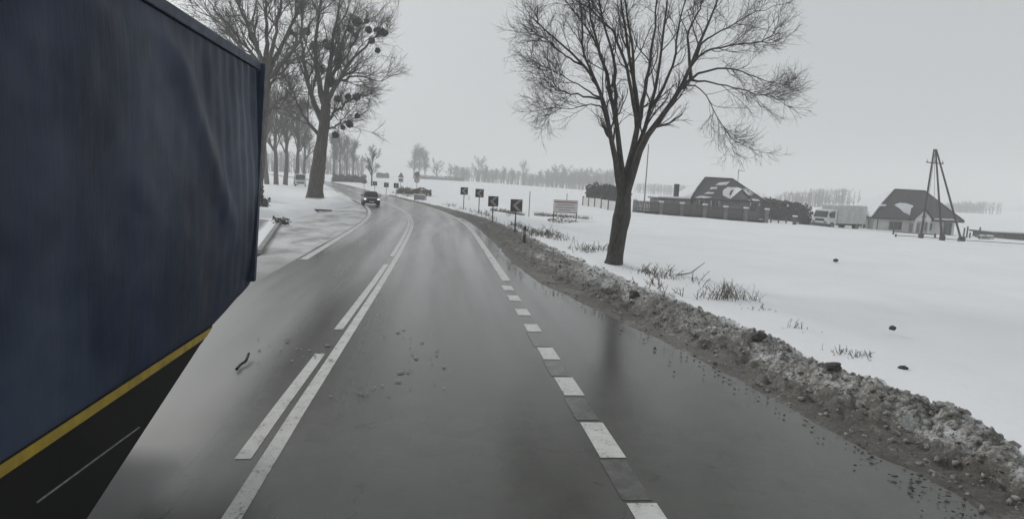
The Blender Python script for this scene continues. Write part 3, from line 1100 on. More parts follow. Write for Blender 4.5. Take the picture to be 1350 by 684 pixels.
for (x0, x1, yb_, yt, D, lab, sd_) in ((440, 482, 243, 231, 190, 'grey thicket along the far left side of the bend', 41), (545, 612, 238, 231, 345, 'low dark thicket along the foot of the poplars', 42),
                                       (497, 512, 239, 231, 300, 'dark clump of bushes right of the bend tree', 43)):
    a, b = at(x0, yb_, D), at(x1, yb_, D)
    hz = (yb_ - yt) * D / FPX / 2
    zc = Tz((a.x + b.x) / 2, D) + hz * 0.8
    foliage('thicket', [(((a.x + b.x) / 2, D, zc), ((b.x - a.x) / 2, 4, hz))], 2600, 0.32, M['twig_far'], sd_, lab, 'thicket')


def wood(name, x0, x1, D, yt, seed, label, bushy=0.5):
    a, b = at(x0, 262, D), at(x1, 270, D)
    L = b.x - a.x
    h = 0
    rng = np.random.RandomState(seed)
    n = int(L * 3.0)
    xs = rng.uniform(a.x, b.x, n)
    ys = rng.uniform(D, D + 35, n)
    base = T(xs, ys)
    top = (8.5 + 3.5 * fbm(xs * 0.03, ys * 0.0 + seed, 3)) * yt
    # stems plus leafless crown faces
    P = np.zeros((n, 3, 3))
    P[:, 0] = np.stack([xs, ys, base - 0.3], 1)
    P[:, 2] = np.stack([xs + rng.randn(n) * .6, ys, base + top], 1)
    P[:, 1] = (P[:, 0] + P[:, 2]) / 2
    Rr = np.tile(np.array([0.26, 0.17, 0.07]), (n, 1))
    g = spawn(rng, P, Rr, 12, (1.5, 4.5), (20, 60), 3, 0.5, 0.07, 0.08, 0.15, 0.2)
    g2 = spawn(rng, *g, 4, (0.7, 1.8), (20, 60), 2, 0.7, 0.05, 0.05, 0.15, 0.2)
    V, F = tubes([(P, Rr), g, g2], 3)
    tag(np_mesh(name, V, F, M['twig_far']), label, 'wood', None, 'stuff')


wood('distant_wood', 1066, 1140, 330, 1.0, 51, 'hazy grey wood on the skyline behind the white lorry')
wood('distant_wood', 596, 800, 405, 0.75, 55, 'low continuous grey wood band along the far edge of the field')
wood('distant_wood', 850, 1010, 520, 0.8, 52, 'pale hazy wood on the skyline behind the fenced house')
wood('distant_wood', 1225, 1330, 400, 0.6, 53, 'faint grey wood on the skyline right of the pale house')
wood('distant_wood', 330, 470, 330, 0.9, 54, 'hazy wood behind the left avenue trees')

# far hills
xs = np.linspace(-1300, 1380, 140)
ysr2 = np.linspace(0, 1, 8)
HX, HT = np.meshgrid(xs, ysr2, indexing='ij')
hh = 2 + 3 * fbm(HX * 0.004 + 3, HX * 0 + 1.5, 4) + 9 * sstep(250, 800, HX) * (1 + 0.5 * fbm(HX * 0.006, HX * 0 + 8, 3))
HY = 900 + HT * 380
HZ = -4 + np.maximum(hh, 3) * np.sin(np.clip(HT, 0, 1) * np.pi * 0.5) + 1.2 * fbm(HX * 0.03, HT * 6, 3) * HT
tag(np_mesh('hills', np.stack([HX, HY, HZ], -1).reshape(-1, 3), grid_faces(len(xs), 8), M['hill']), 'low wooded hills lost in the haze', None, None, 'structure')

# ------------------------------------------------------------------ blue curtain-sided trailer passing on the left
SX = -2.2
tr = thing('semi_trailer', 'dark blue curtain sided trailer passing close on the left', 'trailer', (SX, 0, 0))
YR_T, YR_B = 8.02, 7.56        # rear edge, top and bottom
ZT, ZB = 3.96, 1.16
# curtain: side face with vertical gathers, slack bulges, the lower rear corner pulled up
na, nb = 260, 90
ta = np.linspace(0, 1, na)
tb = np.linspace(0, 1, nb)
A, B = np.meshgrid(ta, tb, indexing='ij')
yr = YR_B + (YR_T - YR_B) * B
# cut the lower rear corner forward
zc = ZB + (ZT - 0.10 - ZB) * B
yr = np.where(zc < 1.36, 6.35 + (YR_B - 6.35) * (zc - ZB) / 0.20, yr)
yr = np.minimum(yr, YR_T)
Yc = -5.4 + (yr + 5.4) * A
dr = YR_T - Yc
bulge = 0.03 * np.sin(np.pi * B) * (1 + fbm(Yc * 0.5, B * 1.0, 2))
gath = 0.020 * np.exp(-dr / 0.9) * np.sin(dr * 26) * (0.4 + 0.6 * B)
pleat = 0.012 * np.sin(Yc * 9 + 2 * fbm(Yc * 0.7, B * 2, 2)) * sstep(0.55, 1.0, B) * np.exp(-dr / 3.2)
dg = (Yc - (5.3 + (1 - B) * 2.2))
diag = 0.05 * np.exp(-(dg / 0.22) ** 2) * sstep(0.2, 0.5, B) * (1 - sstep(0.85, 1.0, B))
wr = 0.012 * fbm(Yc * 1.6, B * 4.5, 4)
ed = np.minimum(1, np.minimum(B, 1 - B) * 14)
Xc = 0.035 + (bulge + pleat + diag + wr) * ed + gath
Vt = np.stack([Xc, Yc, zc], -1).reshape(-1, 3)
np_mesh('curtain', Vt, grid_faces(na, nb), M['tarp'], tr)
m = MB()
m.prism([(0, -5.4, ZB), (0, 6.34, ZB), (0, YR_B - .02, 1.36), (0, YR_T - .02, ZT - .06), (0, -5.4, ZT - .06)], (-2.5, 0, 0))
m.build('cargo_body', M['trailer_frame'], tr)
m = MB()
m.box((0.02, 1.3, ZT - 0.04), (0.08, 13.42, 0.10))
m.build('top_rail', M['trailer_frame'], tr, bevel=0.01)
m = MB()
m.prism([(0.03, YR_B - 0.06, 1.40), (0.03, YR_B + 0.015, 1.40), (0.03, YR_T + 0.015, ZT), (0.03, YR_T - 0.06, ZT)], (0.07, 0, 0))
m.build('rear_post', M['trailer_frame'], tr)
m = MB()
m.prism([(0.0, 6.02, ZB - .10), (0.0, 6.30, ZB), (0.0, -5.4, ZB), (0.0, -5.4, ZB - .10)], (0.045, 0, 0))
m.build('side_rail', M['skirt'], tr)
m = MB()
m.prism([(0.046, 6.10, ZB - .072), (0.046, 6.28, ZB - .008), (0.046, -5.4, ZB - .008), (0.046, -5.4, ZB - .072)], (0.006, 0, 0))
m.build('yellow_stripe', M['yellow'], tr)
m = MB()
m.prism([(0.0, 6.02, ZB - .10), (0.0, 4.03, 0.43), (0.0, 3.4, 0.30), (0.0, -5.4, 0.30), (0.0, -5.4, ZB - .10)], (0.04, 0, 0))
m.build('side_skirt', M['skirt'], tr)
m = MB()
m.prism([(0.041, 4.75, 0.745), (0.041, 4.75, 0.753), (0.041, 3.55, 0.808), (0.041, 3.55, 0.800)], (0.008, 0, 0))
m.build('skirt_seam', M['tape_white'], tr)
for yw in (-0.2, 1.15, 2.5):
    for xw in (-0.22, -2.28):
        mm = MB()
        mm.bar((xw - 0.17, yw, 0.52), (xw + 0.17, yw, 0.52), 0.52, 28)
        wh = mm.build('wheel', M['black'], tr, bevel=0.04)
        mm = MB()
        mm.bar((xw - 0.178, yw, 0.52), (xw + 0.178, yw, 0.52), 0.29, 20)
        mm.build('rim', M['steel'], wh)
m = MB()
m.box((-1.25, 1.2, 0.9), (0.9, 11.5, 0.3))
m.build('chassis', M['skirt'], tr)

# ------------------------------------------------------------------ oncoming dark car
cy = 59.0
cx = float(shift(cy)) - 3.55
hd = math.atan2(float(shift(cy - 4)) - float(shift(cy)), 4)      # heading towards the camera along the lane
car = thing('dark_car', 'dark oncoming hatchback with both headlights on in the bend', 'car', (cx, cy, 0.003), hd)
car.scale = (0.87, 0.87, 0.87)
# local frame: front is -Y
prof = [(-2.05, 0.30), (-2.08, 0.55), (-1.98, 0.72), (-1.15, 0.92), (-0.45, 1.40), (0.1, 1.47), (1.1, 1.45), (1.85, 1.0), (1.98, 0.75), (1.98, 0.32)]
low = [(-2.05, 0.30), (-2.08, 0.55), (-1.98, 0.72), (-1.15, 0.93), (1.85, 0.98), (1.98, 0.75), (1.98, 0.32)]
m = MB()
m.prism([(-0.85, y, z) for y, z in low], (1.70, 0, 0))
m.build('body', M['car_paint'], car, bevel=0.05)
m = MB()
cab = [(-1.1, 0.92), (-0.42, 1.40), (0.1, 1.46), (1.05, 1.44), (1.8, 0.97)]
V = [(-0.78, y, z) if z < 1.2 else (-0.6, y, z) for y, z in cab] + [(0.78, y, z) if z < 1.2 else (0.6, y, z) for y, z in cab]
m.add(V, [(4, 3, 2, 1, 0), (5, 6, 7, 8, 9), (0, 1, 6, 5), (1, 2, 7, 6), (2, 3, 8, 7), (3, 4, 9, 8), (4, 0, 5, 9)])
m.build('cabin', M['car_paint'], car, bevel=0.04)
m = MB()
m.prism([(-0.66, -1.02, 0.985), (0.66, -1.02, 0.985), (0.53, -0.47, 1.375), (-0.53, -0.47, 1.375)], (0, -0.03, 0.03))
m.build('windscreen', M['glass'], car)
for sx in (-1, 1):
    m = MB()
    m.prism([(sx * 0.775, -0.85, 1.0), (sx * 0.775, 1.45, 1.02), (sx * 0.64, 1.0, 1.36), (sx * 0.64, -0.35, 1.36)], (sx * 0.02, 0, 0))
    m.build('side_window', M['glass'], car)
    m = MB()
    m.box((sx * 0.68, -2.06, 0.68), (0.24, 0.12, 0.14))
    m.build('headlight', M['lamp_lens'], car, bevel=0.03)
    m = MB()
    m.box((sx * 0.95, -0.75, 1.02), (0.2, 0.12, 0.14))
    m.build('wing_mirror', M['car_paint'], car, bevel=0.03)
    for yw in (-1.3, 1.3):
        m = MB()
        m.bar((sx * 0.66, yw, 0.31), (sx * 0.88, yw, 0.31), 0.31, 20)
        wh = m.build('wheel', M['black'], car, bevel=0.03)
        m = MB()
        m.bar((sx * 0.67, yw, 0.31), (sx * 0.887, yw, 0.31), 0.19, 16)
        m.build('rim', M['steel'], wh)
m = MB()
m.box((0, -2.075, 0.62), (0.8, 0.06, 0.12))
m.build('grille', M['black'], car)
m = MB()
m.box((0, -2.095, 0.43), (0.52, 0.03, 0.11))
m.build('number_plate', M['plate'], car)
m = MB()
m.box((0, -2.06, 0.30), (1.5, 0.1, 0.12))
m.build('bumper', M['black'], car, bevel=0.02)


# ------------------------------------------------------------------ chevron signs and other roadside signs
def chevron_proto():
    t = thing('chevron_sign', '', 'road sign')
    m = MB()
    m.bar((0, 0.045, -0.3), (0, 0.045, 1.95), 0.035, 10)
    m.build('post', M['dark_steel'], t)
    m = MB()
    m.box((0, 0, 1.62), (0.66, 0.02, 0.66))
    m.build('sign_plate', M['sign_dark'], t)
    m = MB()
    for sx, sz in ((0, 1), (0, -1)):
        pass
    a_ = [(-0.22, -0.013, 1.62), (0.10, -0.013, 1.90), (0.28, -0.013, 1.90), (-0.03, -0.013, 1.62)]
    b_ = [(-0.22, -0.013, 1.62), (-0.03, -0.013, 1.62), (0.28, -0.013, 1.34), (0.10, -0.013, 1.34)]
    m.prism(a_, (0, -0.004, 0))
    m.prism(b_, (0, -0.004, 0))
    m.build('chevron', M['sign_pale'], t)
    m = MB()
    for c_, s_ in (((0, -0.014, 1.945), (0.66, 0.008, 0.014)), ((0, -0.014, 1.295), (0.66, 0.008, 0.014)), ((-0.325, -0.014, 1.62), (0.014, 0.008, 0.63)), ((0.325, -0.014, 1.62), (0.014, 0.008, 0.63))):
        m.box(c_, s_)
    m.build('border', M['sign_pale'], t)
    return t


cs = chevron_proto()
near = [(679, 306, 'nearest and largest black chevron sign on the right verge'), (649, 294, 'second nearest chevron sign, left of the largest one'),
        (631, 283, 'third chevron sign counted from the largest one'), (611, 277, 'fourth chevron sign, palest of the near row')]
far = [(522, 259, 'chevron sign closest to the triangular sign in the far bend'), (509, 257, 'second chevron sign left of the triangular sign'),
       (494, 254, 'chevron sign just right of the dark bend tree'), (480, 250, 'chevron sign left of the dark bend tree')]
for i, (x, y, lab) in enumerate(near + far):
    g = gnd(x, y, 0.06)
    rz = math.atan2(g.x, -g.y) + math.pi - 0.0
    rz = -math.atan2(g.x, g.y) * 0.6 + (0.18 if i == 0 else 0.0)
    loc = (g.x, g.y, Tz(g.x, g.y))
    if i == 0:
        cs.location, cs.rotation_euler = loc, (0, 0, rz)
        cs['label'], cs['group'] = lab, 'chevron signs round the bend'
    else:
        dup(cs, loc, rz, (1, 1, 1), lab, 'chevron signs round the bend')

g = gnd(528, 255)
t = thing('warning_sign', 'triangular warning sign with a plate below it in the far bend', 'road sign', (g.x, g.y, Tz(g.x, g.y)))
MB().bar((0, .05, -.3), (0, .05, 3.3), 0.035, 8).build('post', M['steel'], t)
MB().prism([(-0.5, 0, 2.5), (0.5, 0, 2.5), (0, 0, 3.37)], (0, -0.02, 0)).build('border', M['sign_red'], t)
MB().prism([(-0.34, -0.021, 2.6), (0.34, -0.021, 2.6), (0, -0.021, 3.18)], (0, -0.008, 0)).build('sign_face', M['sign_grey'], t)
MB().box((0, -0.01, 2.05), (0.75, 0.02, 0.6)).build('sub_plate', M['sign_grey'], t)
g = gnd(549, 257)
t = thing('round_signs_post', 'post with two round prohibition signs one above the other', 'road sign', (g.x, g.y, Tz(g.x, g.y)))
MB().bar((0, .05, -.3), (0, .05, 3.5), 0.035, 8).build('post', M['steel'], t)
for zc_, fm in ((3.15, 'sign_grey'), (2.2, 'sign_white')):
    MB().bar((0, 0.01, zc_), (0, -0.01, zc_), 0.42, 24).build('border', M['sign_red'], t)
    MB().bar((0, -0.011, zc_), (0, -0.018, zc_), 0.31, 24).build('sign_face', M[fm], t)
    MB().box((0, -0.022, zc_), (0.36, 0.008, 0.08)).build('symbol', M['black'], t)
g = gnd(691, 320, 0.1)
t = thing('delineator_post', 'short dark marker post in the snow beside the largest chevron sign', 'marker post', (g.x, g.y, Tz(g.x, g.y)))
MB().box((0, 0, 0.4), (0.12, 0.09, 1.2), 0, 0.85).build('post', M['dark_steel'], t, bevel=0.01)
MB().box((0, -0.045, 0.72), (0.07, 0.015, 0.18)).build('reflector', M['sign_pale'], t)
for x, y, yt, lab in ((697, 287, 252, 'tall thin grey stake in the snow right of the chevron signs'), (746, 284, 255, 'thin stake standing up behind the signboard'), (618, 268, 262, 'tiny stake in the field behind the chevron signs')):
    D = 52 if x != 618 else 85
    if x == 746:
        D = 60
    c = at(x, y, D)
    z0 = Tz(c.x, D)
    hgt = max(0.6, at(x, yt, D).z - z0)
    o = MB().bar((0, 0, -.2), (0, 0, hgt), 0.035, 7, 0.03).build('stake', M['dark_wood'])
    o.location = (c.x, D, z0)
    tag(o, lab, 'stake')

# signboard
D = 47
a, b = at(729, 281, D), at(761, 283, D)
za = Tz(a.x, D)
t = thing('signboard', 'low white signboard with grey printed lines beside the field', 'signboard', ((a.x + b.x) / 2, D, za))
L = b.x - a.x
z1 = at(745, 264, D).z - za
z0 = at(745, 281, D).z - za
for sx in (-1, 1):
    MB().box((sx * (L / 2 - 0.06), 0.05, z1 / 2 - 0.1), (0.07, 0.07, z1 + 0.2)).build('post', M['dark_wood'], t)
MB().box((0, 0, (z0 + z1) / 2), (L, 0.03, z1 - z0)).build('panel', M['sign_white'], t)
m = MB()
for k, (wd, hz) in enumerate(((0.9, 0.09), (0.7, 0.05), (0.8, 0.05), (0.5, 0.05))):
    m.box((-0.02 * k, -0.018, z1 - 0.16 - 0.2 * k), (L * wd, 0.006, hz))
m.build('printed_lines', M['sign_red'], t)
m = MB()
m.box((0, -0.02, z0 + 0.03), (L, 0.012, 0.04))
m.box((0, -0.02, z1 - 0.02), (L, 0.012, 0.03))
m.build('frame', M['dark_steel'], t)
foliage('dead_weeds', [((at(741, 291, 45).x, 45, Tz(9, 45) + 0.18), (1.1, 0.5, 0.28))], 420, 0.05, M['grass'], 61, 'clump of dead weeds under the signboard', 'weeds')

# culvert parapet by the bush
g = gnd(553, 265)
t = thing('culvert_parapet', 'low pale snow capped culvert parapet at the bend', 'parapet', (g.x, g.y, Tz(g.x, g.y)))
MB().box((0, 0, 0.2), (1.3, 0.35, 0.7)).build('wall', M['concrete'], t, bevel=0.02)
MB().box((0, 0, 0.6), (1.4, 0.42, 0.12)).build('snow_cap', M['roof_snow'], t, bevel=0.04)
MB().bar((0.75, 0, -.2), (0.75, 0, 1.0), 0.05, 8).build('post', M['dark_steel'], t)

# ------------------------------------------------------------------ pale panel fence left of the trunk
a, b = at(769, 263, 92), at(812, 278, 76)
n_p = 5
t = thing('panel_fence', 'pale panel fence with dark posts left of the big trunk', 'fence', (a.x, a.y, 0))
for k in range(n_p + 1):
    f_ = k / n_p
    px, py = a.x + (b.x - a.x) * f_, a.y + (b.y - a.y) * f_
    z = Tz(px, py)
    MB().box((px - a.x, py - a.y, z + 0.6), (0.22, 0.22, 1.55)).build('post', M['dark_wood'], t)
    if k < n_p:
        qx, qy = a.x + (b.x - a.x) * (k + 1) / n_p, a.y + (b.y - a.y) * (k + 1) / n_p
        mxx, myy = (px + qx) / 2 - a.x, (py + qy) / 2 - a.y
        ln = math.hypot(qx - px, qy - py)
        zz = Tz((px + qx) / 2, (py + qy) / 2)
        MB().box((mxx, myy, zz + 0.62), (ln - 0.3, 0.06, 1.2), math.atan2(qy - py, qx - px)).build('panel', M['render_pale'], t)


# ------------------------------------------------------------------ houses
def hip_roof(m_, x0, x1, y0, y1, ze, rx0, rx1, ry, zr, th=0.12):
    V = [(x0, y0, ze), (x1, y0, ze), (x1, y1, ze), (x0, y1, ze), (rx0, ry, zr), (rx1, ry, zr),
         (x0, y0, ze - th), (x1, y0, ze - th), (x1, y1, ze - th), (x0, y1, ze - th)]
    F = [(0, 1, 5, 4), (1, 2, 5), (2, 3, 4, 5), (3, 0, 4), (6, 9, 8, 7), (0, 6, 7, 1), (1, 7, 8, 2), (2, 8, 9, 3), (3, 9, 6, 0)]
    return m_.add(V, F)


def on_plane(o3, ux, vx, pts, th, rng=None):
    """irregular snow patch on a roof plane: pts in (u,v) metres; returns MB"""
    o3, ux, vx = Vector(o3), Vector(ux).normalized(), Vector(vx).normalized()
    nrm = ux.cross(vx).normalized()
    if nrm.z < 0:
        nrm = -nrm
    rg = random.Random(int(pts[0][0] * 1000) + int(pts[0][1] * 777) + len(pts))
    fine = []
    for i, (u, v) in enumerate(pts):
        u2, v2 = pts[(i + 1) % len(pts)]
        n_ = max(1, int(math.hypot(u2 - u, v2 - v) / 0.28))
        for k_ in range(n_):
            f_ = k_ / n_
            fine.append((u + (u2 - u) * f_ + rg.uniform(-.06, .06), max(0.02, v + (v2 - v) * f_ + rg.uniform(-.06, .06))))
    P_ = [o3 + ux * u + vx * v + nrm * 0.02 for u, v in fine]
    return MB().prism(P_, nrm * th)


def window(parent, x, y, z, wd, hg, frame=True, nm=1):
    m = MB()
    m.box((x, y - 0.02, z), (wd + 0.12, 0.06, hg + 0.12))
    wn = m.build('window', M['window_frame'], parent)
    m = MB()
    k = wd / nm
    for i in range(nm):
        m.box((x - wd / 2 + k * (i + 0.5), y - 0.055, z), (k - 0.06, 0.02, hg - 0.04))
    m.build('pane', M['glass'], wn)
    return wn


# house 1 behind its fence
hx0, hx1, hy0, hy1 = 33.6, 44.0, 80.0, 87.0
zb = Tz(38, 79) - 0.05
t = thing('fenced_house', 'grey bungalow with patchy snow on its hipped roof behind a dark fence', 'house', (hx0, hy0, zb))
o_ = Vector((hx0, hy0, zb))
W_, Dp = hx1 - hx0, hy1 - hy0
ze = 1.85 - zb
zr = 4.75 - zb
MB().box((W_ / 2, Dp / 2, ze / 2 - 0.2), (W_ - 0.8, Dp - 0.8, ze + 0.3)).build('wall', M['render_grey'], t)
rf = hip_roof(MB(), -0.1, W_ + 0.1, -0.2, Dp + 0.2, ze, 3.2, 7.2, Dp / 2, zr).build('roof', M['roof'], t)
m = MB()
m.bar((-0.1, -0.2, ze + .03), (3.2, Dp / 2, zr + .03), 0.09, 6)
m.bar((W_ + 0.1, -0.2, ze + .03), (7.2, Dp / 2, zr + .03), 0.09, 6)
m.bar((3.2, Dp / 2, zr + .03), (7.2, Dp / 2, zr + .03), 0.09, 6)
m.build('ridge_tiles', M['fascia'], rf)
m = MB()
m.box((W_ / 2, -0.24, ze - 0.08), (W_ + 0.3, 0.07, 0.16))
m.build('gutter', M['fascia'], rf)
up = Vector((0, Dp / 2 + 0.2, zr - ze))
sl_ = up.length
for pts in ([(0.5, .05), (2.3, .1), (2.9, .35), (1.6, .5), (0.9, .3)], [(2.0, 1.0), (3.3, 1.1), (3.6, 1.35), (2.6, 1.4)], [(3.1, 2.0), (4.1, 2.2), (4.4, 2.6), (3.4, 2.45)],
            [(4.2, 3.0), (5.8, 3.2), (6.6, 3.9), (5.0, 3.6)], [(4.6, .9), (5.3, .25), (5.7, .1), (5.6, 1.3), (6.3, 2.1), (7.7, 2.0), (8.3, 1.3), (8.9, 1.2), (8.4, 2.2), (7.4, 2.75), (5.9, 2.7), (5.0, 2.0)],
            [(8.0, .05), (9.6, .05), (9.5, .3), (8.5, .4)], [(8.2, 2.6), (8.8, 2.1), (8.9, 1.7), (9.3, 1.5), (8.6, 2.5)]):
    on_plane((-0.1, -0.2, ze), (1, 0, 0), up, pts, 0.10).build('snow_patch', M['roof_snow'], rf)
# snowy left hip slope and right slope patches
lf = Vector((3.3, 0, zr - ze))
on_plane((-0.1, -0.2, ze), lf, (0, 1, 0), [(0.0, 0.2), (0, Dp), (2.2, Dp - 1.9), (4.2, Dp / 2 + .25), (4.2, Dp / 2 + .05), (2.2, 2.2)], 0.12).build('snow_patch', M['roof_snow'], rf)
# gable dormer
gx, gz = 6.9, ze
m = MB()
m.prism([(gx - 1.3, -0.05, gz + 0.1), (gx + 1.3, -0.05, gz + 0.1), (gx, -0.05, gz + 1.3)], (0, 2.3, 0))
dm = m.build('dormer', M['render_grey'], t)
m = MB()
m.prism([(gx - 1.55, -0.25, gz + 0.0), (gx - 1.55, -0.25, gz + 0.14), (gx, -0.25, gz + 1.54), (gx, -0.25, gz + 1.40)], (0, 2.7, 0))
m.prism([(gx + 1.55, -0.25, gz + 0.0), (gx, -0.25, gz + 1.40), (gx, -0.25, gz + 1.54), (gx + 1.55, -0.25, gz + 0.14)], (0, 2.7, 0))
m.build('dormer_roof', M['roof'], dm)
m = MB()
m.prism([(gx - 1.5, -0.22, gz + 0.2), (gx - 1.5, -0.22, gz + 0.32), (gx - .1, -0.22, gz + 1.62), (gx - .05, -0.22, gz + 1.5)], (0, 2.4, 0))
m.build('dormer_snow', M['roof_snow'], dm)
MB().box((-1.2, 2.5, ze + 0.7), (0.55, 0.55, 2.2)).build('chimney', M['fascia'], t)
# lean-to on the left with snow covered flat roof
MB().box((-2.2, 2.0, ze / 2 - 0.25), (4.4, 3.6, ze - 0.1)).build('annexe', M['render_grey'], t)
MB().box((-2.2, 2.0, ze - 0.2), (4.9, 4.2, 0.12)).build('annexe_roof', M['fascia'], t)
MB().box((-2.2, 2.0, ze - 0.02), (4.85, 4.1, 0.24)).build('annexe_snow', M['roof_snow'], t, bevel=0.06)
for x_, w__, h__ in ((1.4, 1.0, 1.2), (3.6, 1.2, 1.2), (9.0, 1.0, 1.2)):
    window(t, x_, 0.38, ze - 0.85, w__, h__, nm=2)
m = MB()
for x_ in (1.0, 2.7, 3.8, 8.3, 9.6):
    m.bar((x_, -0.12, ze - 0.1), (x_ + 0.06, -0.1, ze - 1.0), 0.05, 6, 0.015)
m.build('icicles', M['roof_snow'], t)
# antenna
c = at(981, 243, 86)
an = thing('roof_antenna', 'thin television aerial mast behind the hipped roof', 'aerial', (c.x, 88, zb))
MB().bar((0, 0, 0), (0, 0, at(982, 224, 88).z - zb), 0.04, 6).build('mast', M['dark_steel'], an)
zt_ = at(982, 225, 88).z - zb
MB().bar((-0.1, 0, zt_), (1.0, 0.1, zt_ - .06), 0.03, 5).build('boom', M['dark_steel'], an)

# its fence
a, b = at(836, 281, 77), at(1010, 294, 71)
fz = thing('house_fence', 'dark boarded fence with snow capped pillars in front of the grey bungalow', 'fence', (a.x, a.y, 0))
pil = [836, 872, 900, 930, 957, 983, 1009]
P_ = []
for x in pil:
    f_ = (x - 836) / (1010 - 836)
    P_.append((a.x + (b.x - a.x) * f_, a.y + (b.y - a.y) * f_))
for k, (px, py) in enumerate(P_):
    z = Tz(px, py)
    MB().box((px - a.x, py - a.y - .05, z + 0.72), (0.42, 0.42, 1.7)).build('pillar', M['render_grey'], fz)
    MB().box((px - a.x, py - a.y - .05, z + 1.66), (0.52, 0.52, 0.18)).build('snow_cap', M['roof_snow'], fz, bevel=0.05)
    if k < len(P_) - 1:
        qx, qy = P_[k + 1]
        ln = math.hypot(qx - px, qy - py)
        an_ = math.atan2(qy - py, qx - px)
        zz = Tz((px + qx) / 2, (py + qy) / 2)
        cxx, cyy = (px + qx) / 2 - a.x, (py + qy) / 2 - a.y
        MB().box((cxx, cyy, zz + 0.05), (ln - 0.43, 0.25, 0.5), an_).build('plinth', M['fascia'], fz)
        m = MB()
        nsl = max(4, int((ln - 0.45) / 0.17))
        for q in range(nsl):
            f_ = -0.5 + (q + 0.5) / nsl
            x_ = cxx + math.cos(an_) * f_ * (ln - 0.45)
            y_ = cyy + math.sin(an_) * f_ * (ln - 0.45)
            hg = 1.25 if k < 5 else 1.65
            m.box((x_, y_, zz + 0.3 + hg / 2), (0.145 if k < 5 else 0.10, 0.03, hg), an_)
        m.box((cxx, cyy + 0.03, zz + 0.6), (ln - 0.43, 0.04, 0.1), an_)
        m.box((cxx, cyy + 0.03, zz + 1.3), (ln - 0.43, 0.04, 0.1), an_)
        tag(m.build('fence_panel', M['dark_wood'], fz), None, None, None, 'stuff')

# tall thin pole behind the trunk
c = at(848, 285, 74)
o = MB().bar((0, 0, -.3), (0, 0, at(850, 190, 74).z - Tz(c.x, 74)), 0.09, 8, 0.06).build('lamp_post', M['steel'])
o.location = (c.x, 74, Tz(c.x, 74))
tag(o, 'tall thin grey pole just right of the big tree trunk', 'pole')

# house 2, pale with porch
D2 = 76.0
hx0 = at(1150, 300, D2).x
hx1 = at(1264, 312, D2).x
zb = min(Tz(hx0, D2), Tz(hx1, D2)) - 0.1
t = thing('pale_house', 'pale bungalow with steep dark hipped roof and gabled porch at far right', 'house', (hx0, D2, zb))
W_, Dp = hx1 - hx0, 8.5
ze = at(1210, 289, D2).z - zb
zr = at(1200, 251, D2 + Dp / 2).z - zb
rx0 = at(1180, 250, D2 + Dp / 2).x - hx0
rx1 = at(1219, 254, D2 + Dp / 2).x - hx0
MB().box((W_ / 2, Dp / 2, ze / 2 - 0.15), (W_ - 0.9, Dp - 0.9, ze + 0.2)).build('wall', M['render_pale'], t)
rf = hip_roof(MB(), -0.15, W_ + 0.35, -0.2, Dp + 0.2, ze, rx0, rx1, Dp / 2, zr, 0.2).build('roof', M['roof'], t)
m = MB()
m.bar((-0.15, -0.2, ze + .03), (rx0, Dp / 2, zr + .03), 0.09, 6)
m.bar((W_ + 0.35, -0.2, ze + .03), (rx1, Dp / 2, zr + .03), 0.09, 6)
m.bar((rx0, Dp / 2, zr + .03), (rx1, Dp / 2, zr + .03), 0.09, 6)
m.build('ridge_tiles', M['fascia'], rf)
MB().box((W_ / 2, -0.24, ze - 0.1), (W_ + 0.5, 0.07, 0.2)).build('gutter', M['fascia'], rf)
up = Vector((0, Dp / 2 + 0.2, zr - ze))
ox = -0.15
gp = at(1212, 272, D2).x - hx0          # porch gable centre
for pts in ([(gp - 1.6, 1.2), (gp - 0.9, 0.35), (gp - 0.3, 1.5), (gp + 0.5, 2.6), (gp - 0.3, 2.95), (gp - 1.3, 3.0), (gp - 2.3, 2.6), (gp - 1.9, 1.9)],
            [(gp + 1.1, 1.6), (gp + 1.7, 0.7), (gp + 2.2, 0.9), (gp + 1.9, 1.7), (gp + 1.4, 2.1)],
            [(1.6, 2.1), (2.6, 2.2), (2.9, 2.5), (2.0, 2.5)], [(gp + 1.2, .05), (W_ - 0.6, .05), (W_ - 1.3, .22), (gp + 1.6, .2)]):
    on_plane((0, -0.2, ze), (1, 0, 0), up, pts, 0.10).build('snow_patch', M['roof_snow'], rf)
lf = Vector((rx0 + .15, 0, zr - ze))
on_plane((-0.15, -0.2, ze), lf, (0, 1, 0), [(0.0, 0.3), (0, Dp), (lf.length * .5, Dp * 0.75), (lf.length * .98, Dp / 2 + .3), (lf.length * .98, Dp / 2 + .15), (lf.length * .5, Dp * .3)], 0.14).build('snow_patch', M['roof_snow'], rf)
# porch gable on two pillars
m = MB()
m.prism([(gp - 1.15, -1.0, ze - 0.25), (gp + 1.15, -1.0, ze - 0.25), (gp + 1.15, -1.0, ze + 0.15), (gp, -1.0, ze + 1.25), (gp - 1.15, -1.0, ze + 0.15)], (0, 3.2, 0))
pg = m.build('porch_gable', M['render_pale'], t)
m = MB()
m.prism([(gp - 1.5, -1.2, ze - 0.12), (gp - 1.5, -1.2, ze + 0.04), (gp, -1.2, ze + 1.5), (gp, -1.2, ze + 1.34)], (0, 3.6, 0))
m.prism([(gp + 1.5, -1.2, ze - 0.12), (gp, -1.2, ze + 1.34), (gp, -1.2, ze + 1.5), (gp + 1.5, -1.2, ze + 0.04)], (0, 3.6, 0))
m.build('porch_roof', M['fascia'], pg)
m = MB()
m.prism([(gp - 0.34, -1.02, ze + 0.32), (gp + 0.34, -1.02, ze + 0.32), (gp, -1.02, ze + 0.75)], (0, -0.04, 0))
m.build('attic_window', M['glass'], pg)
for sx in (-1, 1):
    MB().box((gp + sx * 0.98, -0.8, ze / 2 - 0.2), (0.26, 0.26, ze - 0.12)).build('porch_pillar', M['render_pale'], t)
